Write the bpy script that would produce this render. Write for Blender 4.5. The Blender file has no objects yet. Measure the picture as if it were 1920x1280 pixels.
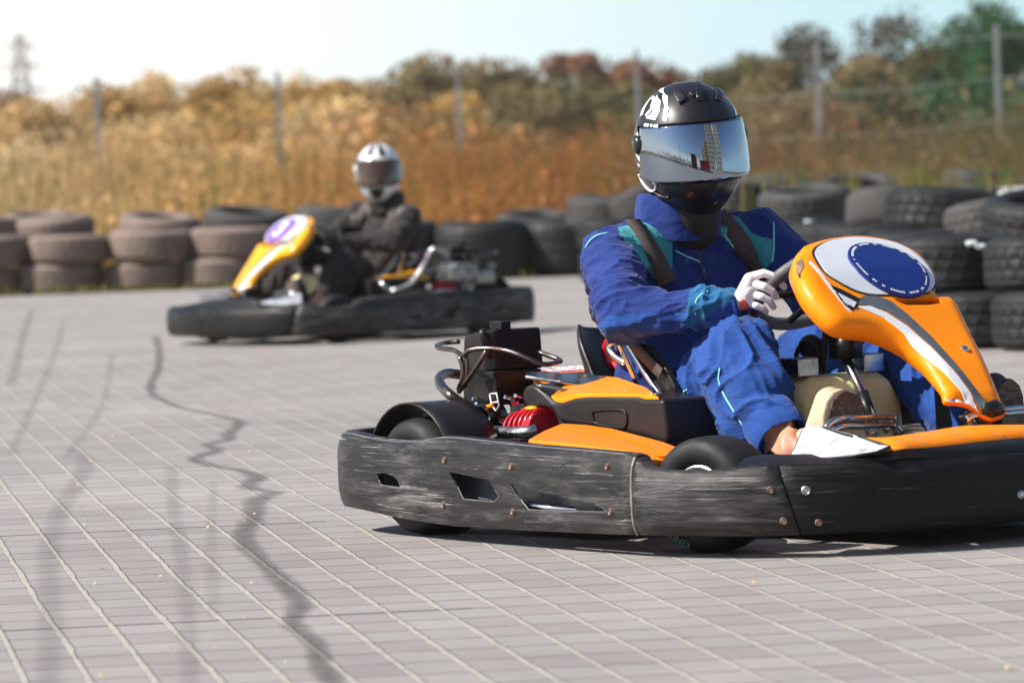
import bpy, bmesh, math, random
from math import sin, cos, pi, radians as R
from mathutils import Vector as V, Matrix, noise
from mathutils.geometry import delaunay_2d_cdt
from mathutils.bvhtree import BVHTree
S = bpy.context.scene
C = S.collection
rnd = random.Random(7)

# ------------------------------------------------------------ camera model
F = 9000.; CH = .85; PITCH = math.atan(305 / F); ROLL = .035
cp, sp, cr, sr = cos(PITCH), sin(PITCH), cos(ROLL), sin(ROLL)
def ray(px, py):
    u, v = px - 960, py - 640
    u, v = u * cr - v * sr, u * sr + v * cr
    return V((u, F * cp - v * sp, -F * sp - v * cp))
def proj(p):
    x, y, z = p; dz = z - CH
    f = y * cp - dz * sp; d = -(y * sp + dz * cp)
    u, v = x / f * F, d / f * F
    return u * cr + v * sr + 960, -u * sr + v * cr + 640
def at_depth(px, py, Y):
    r = ray(px, py); return V((0, 0, CH)) + r * (Y / r.y)
def at_ground(px, py, z=0):
    r = ray(px, py); return V((0, 0, CH)) + r * ((z - CH) / r.z)

class Frame:            # a thing's own frame on the ground
    def __init__(s, ox, oy, ang, mir=1):
        s.o = V((ox, oy, 0)); s.a = ang; s.mir = mir
        s.f = V((cos(ang), sin(ang), 0)); s.l = V((-sin(ang), cos(ang), 0)) * mir
    def w(s, p): return s.o + s.f * p[0] + s.l * p[1] + V((0, 0, p[2]))
    def loc(s, w):
        d = V(w) - s.o; return V((d.dot(s.f), d.dot(s.l), d.z))
K = Frame(.273, 11.95, -R(53))      # the near kart
def P(px, py, x=None, y=None, z=None, Y=None):   # a point of the near kart's frame
    r = ray(px, py); o = V((0, 0, CH))
    if Y is not None: return K.loc(o + r * (Y / r.y))
    if z is not None: return K.loc(o + r * ((z - CH) / r.z))
    n, d = (K.f, x) if x is not None else (K.l, y)
    t = (d + K.o.dot(n)) / r.dot(n)
    return K.loc(o + r * t)
def kp(p): return proj(K.w(p))

# ------------------------------------------------------------ materials
MATS = {}
def nt(name):
    m = bpy.data.materials.new(name); m.use_nodes = True; t = m.node_tree
    b = t.nodes['Principled BSDF']; MATS[name] = m
    return m, t, b
def N(t, ty, **kw):
    n = t.nodes.new(ty)
    for k, v in kw.items():
        if k.startswith('i_'): n.inputs[k[2:].replace('_', ' ')].default_value = v
        else: setattr(n, k, v)
    return n
def ramp(t, fac, stops):
    r = N(t, 'ShaderNodeValToRGB'); e = r.color_ramp.elements
    while len(e) < len(stops): e.new(.5)
    for x, (p, c) in zip(e, stops):
        x.position = p; x.color = (*c, 1) if len(c) == 3 else (c[0],) * 3 + (1,)
    t.links.new(fac, r.inputs[0]); return r
def g(v): return (v, v, v)
def coords(t, scale=(1, 1, 1), kind='Object', rot=(0, 0, 0)):
    tc = N(t, 'ShaderNodeTexCoord'); mp = N(t, 'ShaderNodeMapping')
    mp.inputs['Scale'].default_value = scale; mp.inputs['Rotation'].default_value = rot
    t.links.new(tc.outputs[kind], mp.inputs[0]); return mp.outputs[0]
def noise_n(t, vec, scale, detail=4, rough=.6, dist=0):
    n = N(t, 'ShaderNodeTexNoise'); n.inputs['Scale'].default_value = scale
    n.inputs['Detail'].default_value = detail; n.inputs['Roughness'].default_value = rough
    n.inputs['Distortion'].default_value = dist
    t.links.new(vec, n.inputs['Vector']); return n.outputs['Fac']
def bump(t, b, h, strength, dist):
    n = N(t, 'ShaderNodeBump'); n.inputs['Strength'].default_value = strength
    n.inputs['Distance'].default_value = dist
    t.links.new(h, n.inputs['Height']); t.links.new(n.outputs[0], b.inputs['Normal'])
def mat(name, col, rough=.5, metal=0, coat=0, spec=.5, var=.12, vs=6, dirt=0, bmp=0, bs=80, vscale=(1, 1, 1), rvar=.12, dlo=.52):
    m, t, b = nt(name)
    vec = coords(t, vscale)
    n = noise_n(t, vec, vs, 6, .6)
    c = V(col[:3])
    r = ramp(t, n, [(.3, tuple(c * (1 - var))), (.7, tuple(x * (1 + var) for x in c))])
    out = r.outputs[0]
    if dirt:
        n2 = noise_n(t, vec, vs * 3, 8, .7)
        r2 = ramp(t, n2, [(dlo, g(0)), (dlo + .16, g(dirt))])
        mx = N(t, 'ShaderNodeMix', data_type='RGBA'); t.links.new(r2.outputs[0], mx.inputs[0])
        t.links.new(out, mx.inputs[6]); mx.inputs[7].default_value = (.22, .19, .16, 1); out = mx.outputs[2]
    t.links.new(out, b.inputs['Base Color'])
    rr = ramp(t, noise_n(t, vec, vs * 2.3, 4), [(.3, g(max(0, rough - rvar))), (.7, g(min(1, rough + rvar)))])
    t.links.new(rr.outputs[0], b.inputs['Roughness'])
    b.inputs['Metallic'].default_value = metal; b.inputs['Coat Weight'].default_value = coat
    b.inputs['Coat Roughness'].default_value = .08
    b.inputs['Specular IOR Level'].default_value = spec
    if bmp: bump(t, b, noise_n(t, vec, bs, 4), bmp, .004)
    return m
def mat_scuffed(name, base=.018, amt=1., lo=.55, spec=.4):
    """black moulded plastic, scraped along its length"""
    m, t, b = nt(name)
    v1 = coords(t, (1.3, 1.3, 11), rot=(0, R(3), 0)); v2 = coords(t, (3, 3, 6))
    n1 = noise_n(t, v1, 3.2, 10, .74, .5); n2 = noise_n(t, v2, 1.3, 5, .6)
    s1 = ramp(t, n1, [(lo - .10, g(0)), (lo + .01, g(.17)), (lo + .13, g(.58))]); s2 = ramp(t, n2, [(.44, g(.15)), (.62, g(1))])
    mu = N(t, 'ShaderNodeMath', operation='MULTIPLY'); t.links.new(s1.outputs[0], mu.inputs[0]); t.links.new(s2.outputs[0], mu.inputs[1])
    v3 = coords(t, (.8, .8, 42), rot=(0, R(-5), 0)); n3 = noise_n(t, v3, 4, 4, .6, 1.1)
    s3a = ramp(t, n3, [(.61, g(0)), (.65, g(.85))]); n4 = noise_n(t, coords(t, (2, 2, 5)), 2.3, 4); s4 = ramp(t, n4, [(.45, g(0)), (.6, g(1))]); s3 = N(t, 'ShaderNodeMix', data_type='RGBA', blend_type='MULTIPLY'); s3.inputs[0].default_value = 1; t.links.new(s3a.outputs[0], s3.inputs[6]); t.links.new(s4.outputs[0], s3.inputs[7])
    mx0 = N(t, 'ShaderNodeMath', operation='MAXIMUM'); t.links.new(mu.outputs[0], mx0.inputs[0]); t.links.new(s3.outputs[2], mx0.inputs[1])
    ml = N(t, 'ShaderNodeMath', operation='MULTIPLY'); ml.inputs[1].default_value = amt; t.links.new(mx0.outputs[0], ml.inputs[0])
    mx = N(t, 'ShaderNodeMix', data_type='RGBA'); t.links.new(ml.outputs[0], mx.inputs[0])
    b.inputs['Specular IOR Level'].default_value = spec; mx.inputs[6].default_value = (base * 1.15, base, base, 1); mx.inputs[7].default_value = (.42, .38, .37, 1)
    t.links.new(mx.outputs[2], b.inputs['Base Color'])
    rr = ramp(t, n1, [(.35, g(.22)), (.65, g(.6))]); t.links.new(rr.outputs[0], b.inputs['Roughness'])
    bump(t, b, n1, .75, .007)
    return m
def mat_attr(name, rough=.8, trans=0, var=.25):
    m, t, b = nt(name)
    a = N(t, 'ShaderNodeAttribute', attribute_name='Col')
    hv = N(t, 'ShaderNodeHueSaturation'); hv.inputs['Saturation'].default_value = 1.0; t.links.new(a.outputs['Color'], hv.inputs['Color'])
    n = noise_n(t, coords(t), 1.2, 3)
    r = ramp(t, n, [(.3, g(1 - var)), (.7, g(1 + var))]); t.links.new(r.outputs[0], hv.inputs['Value'])
    t.links.new(hv.outputs[0], b.inputs['Base Color']); b.inputs['Roughness'].default_value = rough
    b.inputs['Specular IOR Level'].default_value = .25
    if trans:
        tr = N(t, 'ShaderNodeBsdfTranslucent'); t.links.new(hv.outputs[0], tr.inputs[0])
        ms = N(t, 'ShaderNodeMixShader'); ms.inputs[0].default_value = trans
        t.links.new(b.outputs[0], ms.inputs[1]); t.links.new(tr.outputs[0], ms.inputs[2])
        t.links.new(ms.outputs[0], t.nodes['Material Output'].inputs[0])
    return m
def mat_cloth(name, col, sc=1., sheen=.3):
    m, t, b = nt(name)
    v = coords(t, (1, 1, 1)); n = noise_n(t, v, 5, 5); c = V(col)
    r = ramp(t, n, [(.3, tuple(c * .72)), (.7, tuple(c * 1.2))]); t.links.new(r.outputs[0], b.inputs['Base Color'])
    b.inputs['Roughness'].default_value = .85; b.inputs['Sheen Weight'].default_value = .12
    b.inputs['Specular IOR Level'].default_value = .3
    h = noise_n(t, coords(t, (1, 1, 2.4), rot=(.3, .5, .2)), 8 * sc, 3, .5, 1.6); h2 = noise_n(t, coords(t), 420, 2); ad = N(t, 'ShaderNodeMath', operation='MULTIPLY_ADD'); t.links.new(h2, ad.inputs[0]); ad.inputs[1].default_value = .03; t.links.new(h, ad.inputs[2]); bump(t, b, ad.outputs[0], .5, .022)
    return m

mat_scuffed('scuffed', .008, 1., .545); mat_scuffed('scuffed_front', .005, .18, .64, .25); mat('edge_worn_lit', (.26, .22, .19), .5, var=.5, vs=30); mat('edge_grey', (.13, .12, .12), .35, var=.4, vs=30)
mat('black_plastic', (.009, .009, .010), .42, var=.2, bmp=.15, spec=.3)
mat('dark_shell', (.016, .013, .013), .36, var=.2, spec=.35)
mat('orange', (1.0, .275, .0), .40, coat=.10, spec=.22, var=.03, vs=4, dirt=.3, dlo=.60)
mat('orange_worn', (.98, .25, .002), .45, coat=.05, spec=.22, var=.08, vs=5, dirt=.7, vscale=(1, 3, 3))
mat('rear_coral', (.85, .20, .10), .4, coat=.3, var=.06)
mat('yellow', (.98, .42, .0), .3, coat=.5, var=.05)
mat('silver', (.74, .76, .80), .3, metal=.1, coat=.4, var=.03)
mat('white_gloss', (.82, .82, .82), .3, coat=.5, var=.03)
mat('white_worn', (.58, .60, .63), .45, var=.10, dirt=.9, vs=5, vscale=(1, 1.5, 3), dlo=.5)
mat('grey_stripe', (.10, .115, .125), .32, coat=.4, var=.35, vs=12, vscale=(1, 1, 1))
mat('disc_blue', (.004, .022, .17), .4, coat=.15, var=.1)
mat('faded_print', (.12, .20, .19), .7); mat('violet', (.22, .10, .45), .4, coat=.4)
mat('chrome', (.62, .64, .66), .16, metal=1, var=.06)
mat('steel', (.42, .41, .41), .28, metal=1, var=.2, vs=15)
mat('pipe', (.17, .13, .11), .32, metal=1, var=.3, vs=12)
mat('alloy', (.55, .55, .56), .35, metal=.9)
mat('rubber', (.014, .0135, .014), .62, spec=.35, var=.25, vs=9, bmp=.2, bs=50)
mat('rubber_dusty', (.045, .042, .04), .8, var=.35, vs=5, bmp=.2, bs=40)
mat('rubber_glare', (.19, .14, .115), .9, var=.25, vs=5, bmp=.2, bs=40)  # left-hand tyres: the flare's pale veil is painted into the rubber
mat('grip', (.10, .10, .10), .5, var=.15)
mat('belt', (.075, .055, .05), .75, var=.15, vs=40, bmp=.6, bs=400)
mat('fuel_tank', (.90, .80, .40), .38, var=.1, vs=5, spec=.5)
MATS['fuel_tank'].node_tree.nodes['Principled BSDF'].inputs['Subsurface Weight'].default_value = .25
MATS['fuel_tank'].node_tree.nodes['Principled BSDF'].inputs['Subsurface Radius'].default_value = (.03, .02, .01)
mat('red', (.55, .012, .025), .35, coat=.4, var=.1)
mat('rust_bolt', (.30, .20, .15), .5, metal=.6, var=.3, vs=60)
mat_cloth('suit_blue', (.009, .031, .185)); mat_cloth('suit_lit', (.009, .057, .26))  # legs use the same cloth in brighter blue, sunlight painted in
mat_cloth('suit_cyan', (.05, .34, .38)); mat_cloth('suit_cuff', (.010, .115, .27))
mat_cloth('suit_dark', (.028, .022, .022)); mat_cloth('suit_grey', (.22, .19, .18))
mat('glove_white', (.78, .77, .80), .7, var=.05, bmp=.3, bs=120)
mat('glove_dark', (.02, .02, .025), .7); mat('coral', (.80, .12, .07), .6)
mat('piping', (.25, .72, .70), .6)
m_, t_, b_ = nt('skin'); b_.inputs['Base Color'].default_value = (.58, .27, .17, 1); b_.inputs['Subsurface Weight'].default_value = .15
b_.inputs['Subsurface Radius'].default_value = (.02, .008, .004); b_.inputs['Roughness'].default_value = .5
mat('shoe_side', (.55, .42, .28), .7, var=.1); mat('shoe_black', (.03, .028, .03), .7)
m_, t_, b_ = nt('sole_brown')
w_ = N(t_, 'ShaderNodeTexWave', wave_type='BANDS'); w_.inputs['Scale'].default_value = 26; w_.inputs['Distortion'].default_value = 5
w_.inputs['Detail'].default_value = 1; w_.inputs['Detail Scale'].default_value = 1.4
t_.links.new(coords(t_, (1, 1.5, 3)), w_.inputs[0]); r_ = ramp(t_, w_.outputs['Fac'], [(.35, (.085, .06, .05)), (.6, (.16, .115, .095))])
t_.links.new(r_.outputs[0], b_.inputs['Base Color']); b_.inputs['Roughness'].default_value = .8; bump(t_, b_, w_.outputs['Fac'], .7, .004)
mat('helmet_black', (.010, .008, .009), .36, coat=.3, var=.05)
mat('helmet_white', (.80, .79, .80), .25, coat=.6, var=.03)
mat('helmet_dark', (.03, .02, .02), .3, coat=.4); mat('gaiter', (.018, .012, .012), .8)
m_, t_, b_ = nt('visor_mirror'); b_.inputs['Base Color'].default_value = (.30, .36, .44, 1); b_.inputs['Metallic'].default_value = 1; b_.inputs['Roughness'].default_value = .025
m_, t_, b_ = nt('visor_smoke'); b_.inputs['Base Color'].default_value = (.06, .03, .02, 1); b_.inputs['Roughness'].default_value = .06; b_.inputs['Coat Weight'].default_value = .5
mat('concrete', (.27, .28, .30), .85, var=.15, vs=3); mat('wire', (.30, .31, .32), .5, metal=.6)
mat('strap_white', (.72, .75, .75), .6); mat('rail', (.35, .34, .33), .6, metal=.3)
mat('bark', (.10, .07, .05), .9, var=.3, bmp=.6, bs=30)
mat('pylon_grey', (.33, .30, .30), .6, metal=.4)
mat_attr('leaf', .75, .35); mat_attr('weed', .8, .4)
mat('tower_wall', (.62, .50, .36), .8, var=.08); mat('shed_red', (.42, .03, .03), .6); mat('shed_brown', (.16, .07, .045), .8)
mat('window_dark', (.04, .05, .06), .15)

# ------------------------------------------------------------ objects
def link(name, me, m=None, parent=None, smooth=True):
    o = bpy.data.objects.new(name, me); C.objects.link(o)
    if m is not None:
        for x in (m if isinstance(m, (list, tuple)) else [m]): me.materials.append(MATS[x])
    if parent: o.parent = parent
    if smooth: me.polygons.foreach_set('use_smooth', [True] * len(me.polygons))
    return o
def tag(o, label=None, cat=None, group=None, kind=None):
    if label: o['label'] = label
    if cat: o['category'] = cat
    if group: o['group'] = group
    if kind: o['kind'] = kind
    return o
def empty(name, loc=(0, 0, 0), rz=0):
    o = bpy.data.objects.new(name, None); C.objects.link(o); o.location = loc; o.rotation_euler = (0, 0, rz)
    o.empty_display_size = .2; return o

class MB:
    """gathers faces of ONE mesh"""
    def __init__(s): s.v = []; s.f = []; s.mi = []; s.m = 0
    def add(s, vs, fs):
        b = len(s.v); s.v += [tuple(x) for x in vs]; s.f += [tuple(b + i for i in q) for q in fs]; s.mi += [s.m] * len(fs); return s
    def grid(s, rows, cu=False, cv=False):
        nr, nc = len(rows), len(rows[0]); vs = [p for r in rows for p in r]; fs = []
        for i in range(nr - (0 if cv else 1)):
            for j in range(nc - (0 if cu else 1)):
                a, b_, = i, (i + 1) % nr; c, d = j, (j + 1) % nc
                fs.append((a * nc + c, a * nc + d, b_ * nc + d, b_ * nc + c))
        return s.add(vs, fs)
    def box(s, c, size, rot=None):
        c = V(c); h = [x / 2 for x in size]; m = rot or Matrix.Identity(3)
        vs = [c + m @ V((sx * h[0], sy * h[1], sz * h[2])) for sx in (-1, 1) for sy in (-1, 1) for sz in (-1, 1)]
        return s.add(vs, [(0, 1, 3, 2), (4, 6, 7, 5), (0, 4, 5, 1), (2, 3, 7, 6), (0, 2, 6, 4), (1, 5, 7, 3)])
    def tube(s, pts, r, n=12, closed=False, smooth=3, caps=True, flat=None):
        pts = [V(p) for p in pts]
        if smooth and len(pts) > 2: pts = catmull(pts, smooth, closed)
        L = len(pts); rr = r if callable(r) else (lambda k: r)
        rows = []; prev = None
        for i, p in enumerate(pts):
            a = pts[(i - 1) % L] if (closed or i) else p; b_ = pts[(i + 1) % L] if (closed or i < L - 1) else p
            t = (b_ - a).normalized()
            if prev is None: u = t.orthogonal().normalized()
            else: u = (prev - t * prev.dot(t)).normalized()
            prev = u; w = t.cross(u); q = rr(i / (L - 1))
            rows.append([p + (u * cos(2 * pi * k / n) + w * sin(2 * pi * k / n)) * q for k in range(n)])
        s.grid(rows, cu=True, cv=closed)
        if caps and not closed:
            b = len(s.v) - L * n
            s.f += [tuple(b + k for k in range(n))[::-1], tuple(b + (L - 1) * n + k for k in range(n))]; s.mi += [s.m] * 2
        return s
    def lathe(s, prof, c=(0, 0, 0), axis=(0, 1, 0), n=32, closed=True):
        """prof: (radius, along axis)"""
        ax = V(axis).normalized(); u = ax.orthogonal().normalized(); w = ax.cross(u); c = V(c)
        rows = [[c + ax * h + (u * cos(2 * pi * k / n) + w * sin(2 * pi * k / n)) * r for k in range(n)] for r, h in prof]
        return s.grid(rows, cu=True, cv=closed)
    def capsule(s, p0, p1, r0, r1, n=16):
        p0, p1 = V(p0), V(p1); d = p1 - p0; L = d.length; ax = d.normalized() if L > 1e-6 else V((0, 0, 1))
        pr = [(r0 * sin(a * pi / 12) + 1e-5, -r0 * cos(a * pi / 12)) for a in range(0, 7)] + [(r1 * cos(a * pi / 12) + 1e-5, L + r1 * sin(a * pi / 12)) for a in range(0, 7)]
        s.lathe(pr, p0, ax, n, closed=False)
        return s
    def ell(s, c, r, n=18, rot=None):
        m = rot or Matrix.Identity(3); c = V(c)
        rows = [[c + m @ V((r[0] * sin(a) * cos(b_), r[1] * sin(a) * sin(b_), r[2] * cos(a))) for b_ in [2 * pi * k / n for k in range(n)]] for a in [max(1e-3, min(pi - 1e-3, pi * i / 10)) for i in range(11)]]
        return s.grid(rows, cu=True)
    def mesh(s, name):
        me = bpy.data.meshes.new(name); me.from_pydata(s.v, [], s.f)
        me.polygons.foreach_set('material_index', s.mi); me.update(); return me
    def build(s, name, m=None, parent=None, smooth=True, mir=1, fix=True, auto=None):
        me = s.mesh(name)
        if mir < 0:
            for v in me.vertices: v.co.y *= -1
        if fix:
            bm = bmesh.new(); bm.from_mesh(me); bmesh.ops.remove_doubles(bm, verts=bm.verts, dist=1e-6)
            bmesh.ops.recalc_face_normals(bm, faces=bm.faces); bm.to_mesh(me); bm.free()
        o = link(name, me, m, parent, smooth)
        if auto is not None and smooth: me.set_sharp_from_angle(angle=R(auto))
        return o
def catmull(P_, n=4, closed=False):
    L = len(P_); out = []
    for i in range(L if closed else L - 1):
        if closed: a, b, c, d = P_[i - 1], P_[i], P_[(i + 1) % L], P_[(i + 2) % L]
        else: a, b, c, d = P_[max(i - 1, 0)], P_[i], P_[i + 1], P_[min(i + 2, L - 1)]
        for k in range(n):
            t = k / n
            out.append(.5 * ((2 * b) + (c - a) * t + (2 * a - 5 * b + 4 * c - d) * t * t + (3 * b - a - 3 * c + d) * t ** 3))
    if not closed: out.append(P_[-1])
    return out
def apply_mods(o):
    dg = bpy.context.evaluated_depsgraph_get(); me = bpy.data.meshes.new_from_object(o.evaluated_get(dg))
    o.modifiers.clear(); o.data = me; return o
def bevel(o, w=.004, seg=2, ang=35):
    m = o.modifiers.new('b', 'BEVEL'); m.width = w; m.segments = seg; m.limit_method = 'ANGLE'; m.angle_limit = R(ang); m.harden_normals = True
    return o
def solid(o, th, off=-1):
    m = o.modifiers.new('s', 'SOLIDIFY'); m.thickness = th; m.offset = off; return o
def pip(p, poly):
    x, y = p; r = False; j = len(poly) - 1
    for i in range(len(poly)):
        xi, yi = poly[i]; xj, yj = poly[j]
        if (yi > y) != (yj > y) and x < (xj - xi) * (y - yi) / (yj - yi) + xi: r = not r
        j = i
    return r
def edge_d(p, poly):
    best = 9
    for i in range(len(poly)):
        ax, ay = poly[i - 1]; bx, by = poly[i]; dx, dy = bx - ax, by - ay; L = dx * dx + dy * dy
        k = 0 if L == 0 else max(0, min(1, ((p[0] - ax) * dx + (p[1] - ay) * dy) / L))
        best = min(best, math.hypot(p[0] - ax - k * dx, p[1] - ay - k * dy))
    return best
def resample(poly, d):
    out = []
    for i in range(len(poly)):
        a, b = poly[i], poly[(i + 1) % len(poly)]; L = math.dist(a, b); n = max(1, int(L / d))
        out += [(a[0] + (b[0] - a[0]) * k / n, a[1] + (b[1] - a[1]) * k / n) for k in range(n)]
    return out
def cdt(outer, holes, d, lift, mb=None, skirt=None):
    """fill a flat outline (with holes) with small triangles and lift them onto a surface"""
    outer = resample(outer, d); holes = [resample(h, d) for h in holes]
    vs = [V(p) for p in outer]; es = [(i, (i + 1) % len(outer)) for i in range(len(outer))]
    for h in holes:
        b = len(vs); vs += [V(p) for p in h]; es += [(b + i, b + (i + 1) % len(h)) for i in range(len(h))]
    x0, x1 = min(p[0] for p in outer), max(p[0] for p in outer); y0, y1 = min(p[1] for p in outer), max(p[1] for p in outer)
    nx, ny = int((x1 - x0) / d) + 1, int((y1 - y0) / d) + 1
    for i in range(nx + 1):
        for j in range(ny + 1):
            p = (x0 + (i + .5 * (j % 2)) * d, y0 + j * d * .9)
            if pip(p, outer) and not any(pip(p, h) for h in holes) and edge_d(p, outer) > d * .45 and all(edge_d(p, h) > d * .45 for h in holes): vs.append(V(p))
    v2, e2, f2, *_ = delaunay_2d_cdt(vs, es, [], 0, 1e-6)
    fs = []
    for f in f2:
        c = (sum(v2[i][0] for i in f) / len(f), sum(v2[i][1] for i in f) / len(f))
        if pip(c, outer) and not any(pip(c, h) for h in holes): fs.append(tuple(f))
    mb = mb or MB(); mb.add([lift(p[0], p[1], 0) for p in v2], fs)
    if skirt:
        for ring in [outer] + holes:
            top = [lift(p[0], p[1], 0) for p in ring]; bot = [lift(p[0], p[1], skirt) for p in ring]
            mb.grid([top, bot], cu=True)
    return mb
def blob(mb, voxel, name, mats, parent=None, mir=1, smooth=6, fn=None):
    """melt the capsules of mb into one continuous skin"""
    o = mb.build(name, None, None, mir=1, fix=False)
    md = o.modifiers.new('r', 'REMESH'); md.mode = 'VOXEL'; md.voxel_size = voxel; md.use_smooth_shade = True
    if smooth:
        sm = o.modifiers.new('s', 'SMOOTH'); sm.iterations = smooth; sm.factor = .6
    apply_mods(o); me = o.data
    if fn: fn(me)
    if mir < 0:
        for v in me.vertices: v.co.y *= -1
        me.flip_normals()
    for x in (mats if isinstance(mats, (list, tuple)) else [mats]): me.materials.append(MATS[x])
    me.polygons.foreach_set('use_smooth', [True] * len(me.polygons)); me.update()
    o.parent = parent; return o
def text_mesh(txt, size, depth=.0008, bold=0):
    cu = bpy.data.curves.new('t', 'FONT'); cu.body = txt; cu.size = size; cu.extrude = depth; cu.align_x = 'CENTER'; cu.align_y = 'CENTER'; cu.offset = bold
    o = bpy.data.objects.new('t', cu); C.objects.link(o); dg = bpy.context.evaluated_depsgraph_get()
    me = bpy.data.meshes.new_from_object(o.evaluated_get(dg)); bpy.data.objects.remove(o); return me
# ============================================================ THE KART
def lerp_tab(tab, x):
    if x <= tab[0][0]: return tab[0][1]
    for (a, p), (b, q) in zip(tab, tab[1:]):
        if x <= b: return p + (q - p) * (x - a) / (b - a)
    return tab[-1][1]
PLAN = [(-.30, -.36), (-.345, -.46), (-.335, -.58), (-.27, -.67), (-.14, -.715), (.1, -.735), (.4, -.76), (.7, -.785), (.93, -.80),
        (1.08, -.80), (1.24, -.745), (1.37, -.64), (1.46, -.50), (1.52, -.30), (1.55, -.12), (1.555, 0)]
PLAN = [tuple(p) for p in catmull([V((a, b, 0)) for a, b in PLAN], 6)]
PLAN = [(p[0], p[1]) for p in PLAN]
PS = [0.]
for a, b in zip(PLAN, PLAN[1:]): PS.append(PS[-1] + math.dist(a, b))
TOP = [(640, 812), (660, 813), (690, 821), (740, 828), (790, 827), (825, 820), (860, 821), (1000, 837), (1100, 845), (1186, 853), (1192, 858), (1206, 876),
       (1240, 884), (1300, 887), (1350, 884), (1400, 876), (1440, 871), (1480, 873), (1520, 871), (1600, 869), (1660, 866), (1700, 861), (1800, 859), (1920, 850), (2100, 843)]
BOT = [(640, 948), (665, 952), (740, 969), (800, 979), (850, 986), (1000, 995), (1186, 1003), (1400, 1005), (1500, 1003), (1700, 993), (1920, 978), (2100, 966)]
def z_on(x, y, tab, z0):
    z = z0
    for _ in range(30):
        px, py = kp((x, y, z)); z += (py - lerp_tab(tab, px)) / 900.
    return z
ZT, ZB = [], []
for (x, y) in PLAN:
    rear = x < -.2 and y > -.64
    ZT.append(z_on(x, y, TOP, .22) if not rear else .243)
    ZB.append(z_on(x, y, BOT, .05) if not rear else .066)
def plan_at(s):
    for i in range(len(PS) - 1):
        if s <= PS[i + 1] or i == len(PS) - 2:
            k = (s - PS[i]) / (PS[i + 1] - PS[i]); a, b = PLAN[i], PLAN[i + 1]
            t = V((b[0] - a[0], b[1] - a[1], 0)).normalized()
            return V((a[0] + (b[0] - a[0]) * k, a[1] + (b[1] - a[1]) * k, 0)), V((t.y, -t.x, 0)), ZT[i] + (ZT[i + 1] - ZT[i]) * k, ZB[i] + (ZB[i + 1] - ZB[i]) * k
def s_at_px(px):
    lo, hi = PS[12], PS[-1]
    for _ in range(40):
        m = (lo + hi) / 2; q, n, zt, zb = plan_at(m)
        if kp((q.x, q.y, .15))[0] < px: lo = m
        else: hi = m
    return lo
def bump_pt(s, k, off=0, bulge=.014):
    """k 0 bottom .. 1 top; beyond 1 the lip turns inwards"""
    q, n, zt, zb = plan_at(s)
    kk = min(k, 1); z = zb + (zt - zb) * kk
    o = bulge * (1 - (2 * kk - 1) ** 4) - off
    if k > 1: e = (k - 1); o -= min(e, 1) * .045; z += .004 * math.sin(min(e, 1) * pi)
    p = q + n * o; return V((p.x, p.y, z))
def px_sk(px, py):
    s = s_at_px(px)
    for _ in range(6):
        q, n, zt, zb = plan_at(s)
        z = .15
        for _ in range(20): z += (kp((q.x, q.y, z))[1] - py) / 900.
        dx = px - kp((q.x, q.y, z))[0]; s += dx / 560.
    q, n, zt, zb = plan_at(s); return (s, (z - zb) / (zt - zb))
SC = 1.0
def panel(name, s0, s1, matn, kart, mir, holes=(), bulge=.014, lip=True, slant=0, fade=0):
    hs = .2     # one unit of k is about 20 cm
    def lift(u, v, sk):
        k = v / hs; s = u - slant * (min(k, 1) - .5) * ((u - s0) / (s1 - s0) if not fade else max(0, 1 - (u - s0) / .2))
        p = bump_pt(s, k, 0, bulge)
        e = min(u - s0, s1 - u)
        if e < .02: q, n, *_ = plan_at(s); p -= n * .008 * (1 - e / .02) ** 2
        return p
    top = hs * (1.8 if lip else 1)
    outer = [(s0, 0), (s1, 0), (s1, top), (s0, top)]
    mb = cdt(outer, [[(a, b * hs) for a, b in h] for h in holes], .017, lift)
    o = mb.build(name, matn, kart, mir=mir); solid(o, .007, 1 if mir < 0 else -1); bevel(o, .002, 1, 50)
    return o
def bolt(c, n, r, kart, mir, m='steel', name='bolt', par=None):
    mb = MB(); mb.lathe([(1e-4, .004), (r * .45, .004), (r * .5, .0015), (r * .8, .004), (r, .002), (r, -.004)], c, n, 14, closed=False)
    return mb.build(name, m, par or kart, mir=mir, auto=40)

# ---- steering fairing surface: a spine in the middle plane, straight across
SPN = [(.80, .722), (.90, .675), (1.006, .608), (1.068, .549), (1.156, .467), (1.261, .382), (1.36, .286), (1.42, .22)]
CSN = [0.]
for a, b in zip(SPN, SPN[1:]): CSN.append(CSN[-1] + math.dist(a, b))
def spine(s):
    pt = V((lerp_tab(list(zip(CSN, [p[0] for p in SPN])), s), lerp_tab(list(zip(CSN, [p[1] for p in SPN])), s)))
    e = .03; a = (lerp_tab(list(zip(CSN, [p[0] for p in SPN])), s - e), lerp_tab(list(zip(CSN, [p[1] for p in SPN])), s - e))
    b = (lerp_tab(list(zip(CSN, [p[0] for p in SPN])), s + e), lerp_tab(list(zip(CSN, [p[1] for p in SPN])), s + e))
    t = V((b[0] - a[0], b[1] - a[1])).normalized(); pt = (pt * 2 + V(a) + V(b)) / 4
    return pt, V((-t.y, t.x))
def fair(y, s, off=0):
    p, n = spine(s); return V((p.x + n.x * off, y, p.y + n.y * off))
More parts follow.
